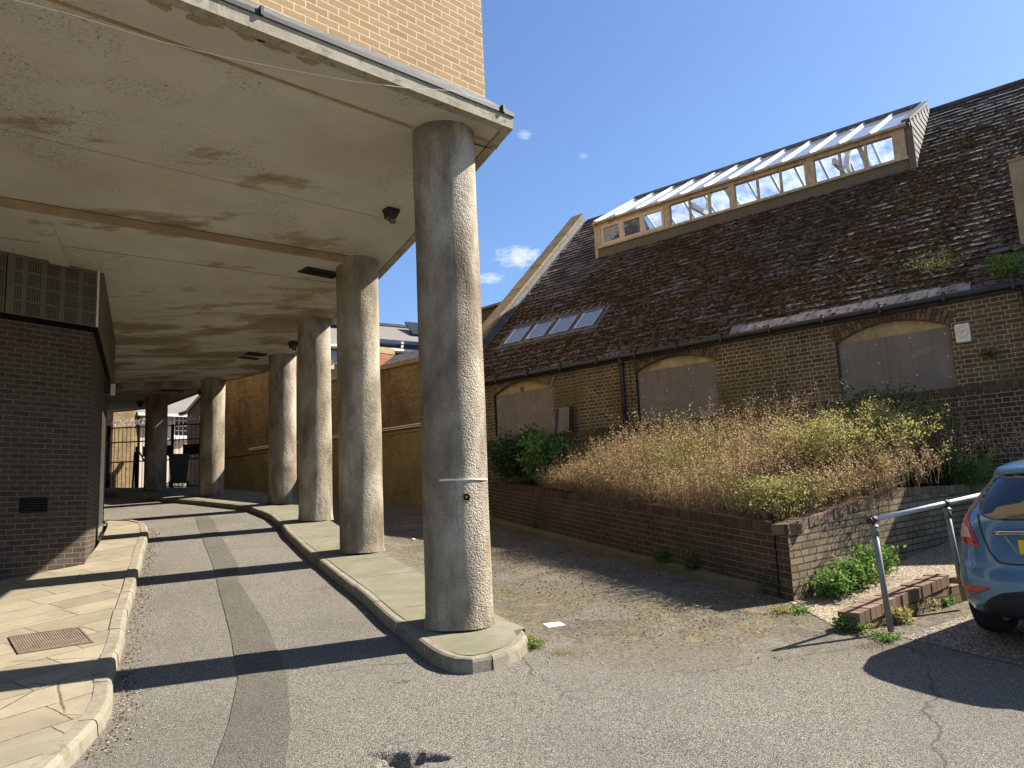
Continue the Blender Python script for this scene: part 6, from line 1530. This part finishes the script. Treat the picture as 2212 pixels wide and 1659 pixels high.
o = leaves_mesh('seed_heads', P, D, .027, 'dry', dw, .5, seed=1); o['kind'] = 'stuff'
o = leaves_mesh('foliage', PG_, DG_, .030, 'yellow_leaf', dw, .5, seed=2); o['kind'] = 'stuff'

def rwpos(t, s_, z=None): p = PC+rdir*t+back_r*s_; return (p.x, p.y, bedh(p.x, p.y)+.02 if z is None else z)
plant('bush', rwpos(1.9, .75), 1.15, .70, 150, 60, .036, 'yellow_leaf', 'dry_stem', 'large yellow-green bush spilling over the step in the planter wall', 'bush', seed=31, foot=.25, side=4, lspread=.03, droop=.30)
plant('bush', rwpos(2.9, .55), 1.15, .66, 140, 60, .036, 'yellow_leaf', 'dry_stem', 'sunlit yellowish bush with bare twigs hanging over the side wall right of the larger one', 'bush', seed=32, foot=.22, side=4, lspread=.03, lean=(0, -.12), droop=.35)
plant('bush', rwpos(.75, .42), .52, .46, 100, 40, .030, 'yellow_leaf', 'green_stem', 'low pale green bush on the planter corner', 'bush', seed=33, foot=.22, side=3, lspread=.025, lean=(-.1, -.1))
plant('bush', rwpos(3.6, .95), 1.35, .55, 45, 50, .045, 'dark_leaf', 'green_stem', 'dark green bush in the shade of the retaining wall', 'bush', seed=34, foot=.3, side=4, lspread=.05)
plant('bush', rwpos(4.35, .22, -.12), .72, .42, 70, 46, .034, 'green_leaf', 'green_stem', 'bright green bush at the far end of the planter wall', 'bush', seed=35, foot=.18, side=4, lspread=.035)
plant('bush', bedpos(3.2, bedw(3.2)*.86), .95, .5, 40, 40, .04, 'mid_leaf', 'green_stem', 'olive green bush against the middle of the retaining wall', 'bush', seed=36, foot=.5, side=3, lspread=.04)
plant('bush', bedpos(1.6, bedw(1.6)*.84), 1.05, .5, 40, 40, .04, 'mid_leaf', 'green_stem', 'straggly green bush below the largest boarded window', 'bush', seed=37, foot=.5, side=3, lspread=.04)
# greenery at the left end of the bed
plant('shrub', bedpos(7.2, .5), 1.05, .35, 40, 40, .075, 'green_leaf', 'green_stem', 'fresh green plant with broad leaves at the left of the dry weeds', 'shrub', seed=41, foot=.16, side=3, lspread=.05, aspect=.75)
plant('shrub', bedpos(8.1, .25), 1.1, .55, 80, 46, .06, 'dark_leaf', 'green_stem', 'dark shrub beside the nearest column', 'shrub', seed=42, foot=.3, side=3, lspread=.05, aspect=.65)
plant('shrub', bedpos(7.9, .8), 1.2, .6, 60, 44, .06, 'dark_leaf', 'green_stem', 'dark green shrub in front of the first boarded window', 'shrub', seed=43, foot=.4, side=3, lspread=.05, aspect=.65)
plant('shrub', bedpos(6.2, 1.3), 1.0, .5, 40, 44, .055, 'mid_leaf', 'green_stem', 'tangled green shrub beside the leaning panel', 'shrub', seed=44, foot=.4, side=3, lspread=.05, aspect=.6)
plant('shrub', bedpos(5.2, 1.75), .85, .5, 40, 40, .05, 'mid_leaf', 'green_stem', 'green shrub under the downpipe', 'shrub', seed=45, foot=.4, side=3, lspread=.05, aspect=.6)
plant('shrub', bedpos(4.2, 2.4), .85, .55, 40, 38, .045, 'mid_leaf', 'dry_stem', 'green and straw shrub under the middle boarded window', 'shrub', seed=46, foot=.5, side=3, lspread=.04, aspect=.6)
# nettles at the foot of the side wall
def gnd(px, py, dz=0):
    d = Fv+Rv*((px-1106)/1700)-Uv*((py-829.5)/1700); t = 1.0
    while t < 60:
        p = d*t
        if p.z < float(gh(p.x, p.y))+dz: break
        t += .02
    return (p.x, p.y, float(gh(p.x, p.y))+dz)
for i, (t, s_, h, lab) in enumerate([(.38, -.20, .30, 'small nettle clump nearest the planter corner'), (.80, -.22, .34, 'nettle clump in the middle of the row at the side wall'), (1.28, -.22, .40, 'tallest nettle clump at the right end of the row at the side wall')]):
    p = PC+rdir*t+back_r*s_; plant('nettle_clump', (p.x, p.y, pathh(p.x, p.y)), h, .20, 34, 26, .046, 'green_leaf', 'green_stem', 'bright green '+lab, 'nettles', 'nettles along the side wall', seed=50+i, foot=.14, side=2, lspread=.03, aspect=.6)
for i, (px, py, h, sp_, ns_, ls, mt, lab) in enumerate([
    (1832, 1362, .15, .14, 30, .040, 'green_leaf', 'spreading green weed at the near end of the low brick wall'),
    (1944, 1345, .17, .10, 26, .040, 'yellow_leaf', 'lime green weed beside the first handrail post'),
    (1972, 1326, .26, .09, 26, .036, 'yellow_leaf', 'upright lime green weed against the low brick wall'),
    (2000, 1318, .16, .09, 20, .034, 'yellow_leaf', 'small lime green weed farthest along the low brick wall'),
    (2035, 1308, .10, .07, 14, .030, 'green_leaf', 'tiny weed under the second handrail post'),
    (1905, 1380, .07, .12, 26, .026, 'green_leaf', 'flat green weed in front of the first handrail post'),
    (1690, 1322, .07, .10, 20, .026, 'yellow_leaf', 'pale low weed at the foot of the planter corner'),
    (1735, 1322, .07, .10, 18, .026, 'green_leaf', 'little weed where the gravel path starts'),
    (1140, 1398, .10, .10, 40, .024, 'green_leaf', 'green weed growing at the tip of the column island'),
    (192, 1592, .035, .035, 12, .018, 'green_leaf', 'tiny weed in the gutter of the pavement kerb')]):
    plant('weed', gnd(px, py), h, sp_, ns_, 14, ls, mt, 'green_stem', lab, 'weed', 'weeds in the gutters', seed=70+i, foot=sp_*.7, side=1, lspread=.012, aspect=.6)
for i, (px, py, h, sp_, lab) in enumerate([
    (1690, 1285, .20, .14, 'dark weed at the corner of the planter front'), (1640, 1268, .30, .16, 'tall dark weed near the corner of the planter front'), (1595, 1255, .26, .16, 'dark weed second from the tall one at the planter front'),
    (1498, 1245, .28, .06, 'thin brown weed below the middle of the planter front'), (1440, 1228, .24, .12, 'shaded green weed left of the thin brown one'), (1375, 1205, .12, .14, 'low weed on the plinth of the planter front'),
    (1166, 1152, .26, .10, 'bushy olive weed on the plinth behind the nearest column'), (1108, 1132, .22, .10, 'olive weed closest to the nearest column')]):
    q = gnd(px, py); plant('weed', (q[0], q[1], q[2]), h*1.35, sp_*1.3, 30, 22, .036, 'mid_leaf', 'green_stem' if i != 3 else 'dry_stem', lab, 'weed', 'weeds along the planter front', seed=90+i, foot=sp_*.7, side=2, lspread=.02, aspect=.55)
# creeping green along the back edge of the island and straw tufts
rg = random.Random(5); paths = []; P = []; D = []
for _ in range(420):
    t = rg.random(); x = .12-.42*t+rg.gauss(0, .035); y = 7.25+.95*t+rg.gauss(0, .03); b = (x, y, float(gh(x, y))); p = grow(rg, b, .07, .07, .2, 3); paths.append(p); a, d = along(rg, p, 5, .1, .01); P += a; D += d
gr_ = empty('ground_cover', (0, 0, 0)); tag(gr_, 'yellow-green creeping weeds along the back edge of the column island', 'ground cover', kind='stuff')
o = stems_mesh('stems', paths, .0012, 'green_stem', gr_); o['kind'] = 'stuff'; o = leaves_mesh('foliage', P, D, .020, 'yellow_leaf', gr_, .55, seed=9); o['kind'] = 'stuff'
paths = []
for (px, py, n_, sp_) in [(1215, 1413, 160, .07), (1205, 1300, 60, .10), (1250, 1245, 80, .16), (1420, 1330, 60, .12), (1890, 1400, 120, .07), (860, 1180, 60, .2), (720, 1300, 0, .1), (1330, 1200, 70, .2), (1560, 1345, 60, .12), (1170, 1385, 120, .08), (1480, 1290, 80, .2)]:
    q = gnd(px, py)
    for _ in range(n_):
        x, y = q[0]+rg.gauss(0, sp_), q[1]+rg.gauss(0, sp_*.8); paths.append(grow(rg, (x, y, float(gh(x, y))), .03, .05, .3, 3))
tf = stems_mesh('grass', paths, .0016, 'dry_stem', None); tag(tf, 'dry straw grass tufts scattered on the yard asphalt', 'grass', kind='stuff')
# plants rooted in the gutter and on the roof
plant('roof_plant', on_hall(10.75, .35, .43), .45, .7, 36, 11, .03, 'mid_leaf', 'green_stem', 'wispy green plant growing from the slates above the gutter', 'plant', seed=110, foot=.25, side=3, lspread=.04, droop=.5, lean=(-.2, -.3))
plant('roof_plant', on_hall(11.8, .05, .05), .38, .30, 22, 24, .045, 'green_leaf', 'green_stem', 'leafy green plant rooted in the gutter by the right downpipe', 'plant', seed=111, foot=.08, side=3, lspread=.04, lean=(-.2, -.3))
plant('fern', on_hall(11.45, -.02, -1.15), .16, .16, 14, 18, .03, 'mid_leaf', 'green_stem', 'small fern growing from the brickwork below the alarm box', 'fern', seed=112, foot=.05, side=1, lspread=.015, lean=(-.3, -.4))
# dead leaves and moss crumbs lying on the yard
M['litter'] = leaf_mat('dead_leaf', [(0, (.05, .035, .018)), (.5, (.14, .09, .045)), (.85, (.26, .17, .08)), (1, (.36, .28, .14))], .1, .9)
rg = random.Random(77); P = []; D = []
while len(P) < 5200:
    t = rg.uniform(-1.5, 9); s_ = -abs(rg.gauss(0, 1.1))-.12 if rg.random() < .7 else -rg.uniform(.1, 3.0)
    q = PC+fdir*t+back_f*s_
    if (q.x+.6)*.92+(q.y-7.76)*.39 < .75 or (q.y < 7.3 and rg.random() < .8): continue
    if math.sin(q.x*3.1+q.y*1.3)+math.sin(q.y*2.7-q.x)+rg.gauss(0, .7) < -.2: continue
    P.append((q.x, q.y, float(gh(q.x, q.y))+.004)); D.append((rg.gauss(0, 1), rg.gauss(0, 1), rg.uniform(0, .25)))
for _ in range(1300):
    y = rg.uniform(5.3, 16.2); x = float(np.interp(y, [q_[1] for q_ in KL], [q_[0] for q_ in KL]))+.03+abs(rg.gauss(0, .09))
    P.append((x, y, float(gh(x, y))+.004)); D.append((rg.gauss(0, 1), rg.gauss(0, 1), rg.uniform(0, .25)))
lt = leaves_mesh('leaf_litter', P, D, .022, 'litter', None, .6, .05, 12); tag(lt, 'brown leaf litter and moss crumbs scattered over the yard', 'leaf litter', kind='stuff')
# scattered grit, stones and litter on the yard
rg = random.Random(15); m = MB()
for _ in range(900):
    if rg.random() < .5: x, y = rg.uniform(-.2, 3.2), rg.uniform(6.6, 12)
    else:
        y = rg.uniform(5.3, 16.2); x = float(np.interp(y, [q_[1] for q_ in KL], [q_[0] for q_ in KL]))+.03+abs(rg.gauss(0, .12))
    r_ = rg.uniform(.003, .010); c = Vector((x, y, float(gh(x, y))+r_*.4)); m.add([c+Vector((r_*rg.uniform(.7, 1.5), 0, 0)), c+Vector((0, r_, 0)), c+Vector((-r_, 0, 0)), c+Vector((0, -r_, 0)), c+Vector((0, 0, r_)), c-Vector((0, 0, r_))], [(0, 1, 4), (1, 2, 4), (2, 3, 4), (3, 0, 4), (1, 0, 5), (2, 1, 5), (3, 2, 5), (0, 3, 5)])
tag(m.build('grit', conc('grit_stone', (.42, .38, .31), (.2, .16, .11))), 'loose grit and small stones on the asphalt', 'grit', kind='stuff')
for (px, py, r_, lab) in ((892, 1167, .035, 'pale flat stone lying in the yard between the first two columns'), (1394, 1186, .022, 'small white stone at the shadow edge in the yard'), (1290, 1165, .02, 'little white pebble near the planter plinth')):
    q = gnd(px, py); m = MB(); vs = []; fs = []
    for j in range(5):
        for k in range(9):
            a = math.pi*j/4-math.pi/2; t = 2*math.pi*k/9; vs.append((r_*1.5*math.cos(a)*math.cos(t)*rg.uniform(.85, 1.15), r_*math.cos(a)*math.sin(t)*rg.uniform(.85, 1.15), r_*.6*math.sin(a)+r_*.4))
    for j in range(4):
        for k in range(9): fs.append((j*9+k, j*9+(k+1) % 9, (j+1)*9+(k+1) % 9, (j+1)*9+k))
    m.add(vs, fs); o = m.build('stone', M['white'], None, True); o.location = q; tag(o, lab, 'stone')

# loose pieces that can be counted become parts of their own
def split_loose(o):
    me = o.data; n = len(me.vertices); par = list(range(n))
    def find(a):
        while par[a] != a: par[a] = par[par[a]]; a = par[a]
        return a
    for e in me.edges: a, b = find(e.vertices[0]), find(e.vertices[1]); par[a] = b if a != b else par[a]
    groups = {}
    for p in me.polygons: groups.setdefault(find(p.vertices[0]), []).append(p)
    if len(groups) < 2: return
    first = True
    for g_ in groups.values():
        ids = sorted({v for p in g_ for v in p.vertices}); mp_ = {v: i for i, v in enumerate(ids)}
        q = fast_obj(o.name.split('.')[0], [tuple(me.vertices[v].co) for v in ids], [tuple(mp_[v] for v in p.vertices) for p in g_], me.materials[0], o.parent, me.polygons[0].use_smooth)
        q.matrix_local = o.matrix_local.copy()
    bpy.data.objects.remove(o)
for o in [o for o in bpy.data.objects if o.type == 'MESH' and o.name.split('.')[0] in ('hook', 'glazing_bar', 'lead_joint', 'screw', 'ridge', 'bracket', 'spoke', 'strip', 'tread_', 'post', 'white_bar', 'sign_plate', 'brace', 'side_window', 'mortar_crust_', 'slot', 'wheel_') and o.name.split('.')[0] != 'post' or (o.type == 'MESH' and o.parent and o.parent.name.startswith('metal_gate') and o.name.split('.')[0] in ('bars', 'post', 'rail'))]: split_loose(o)
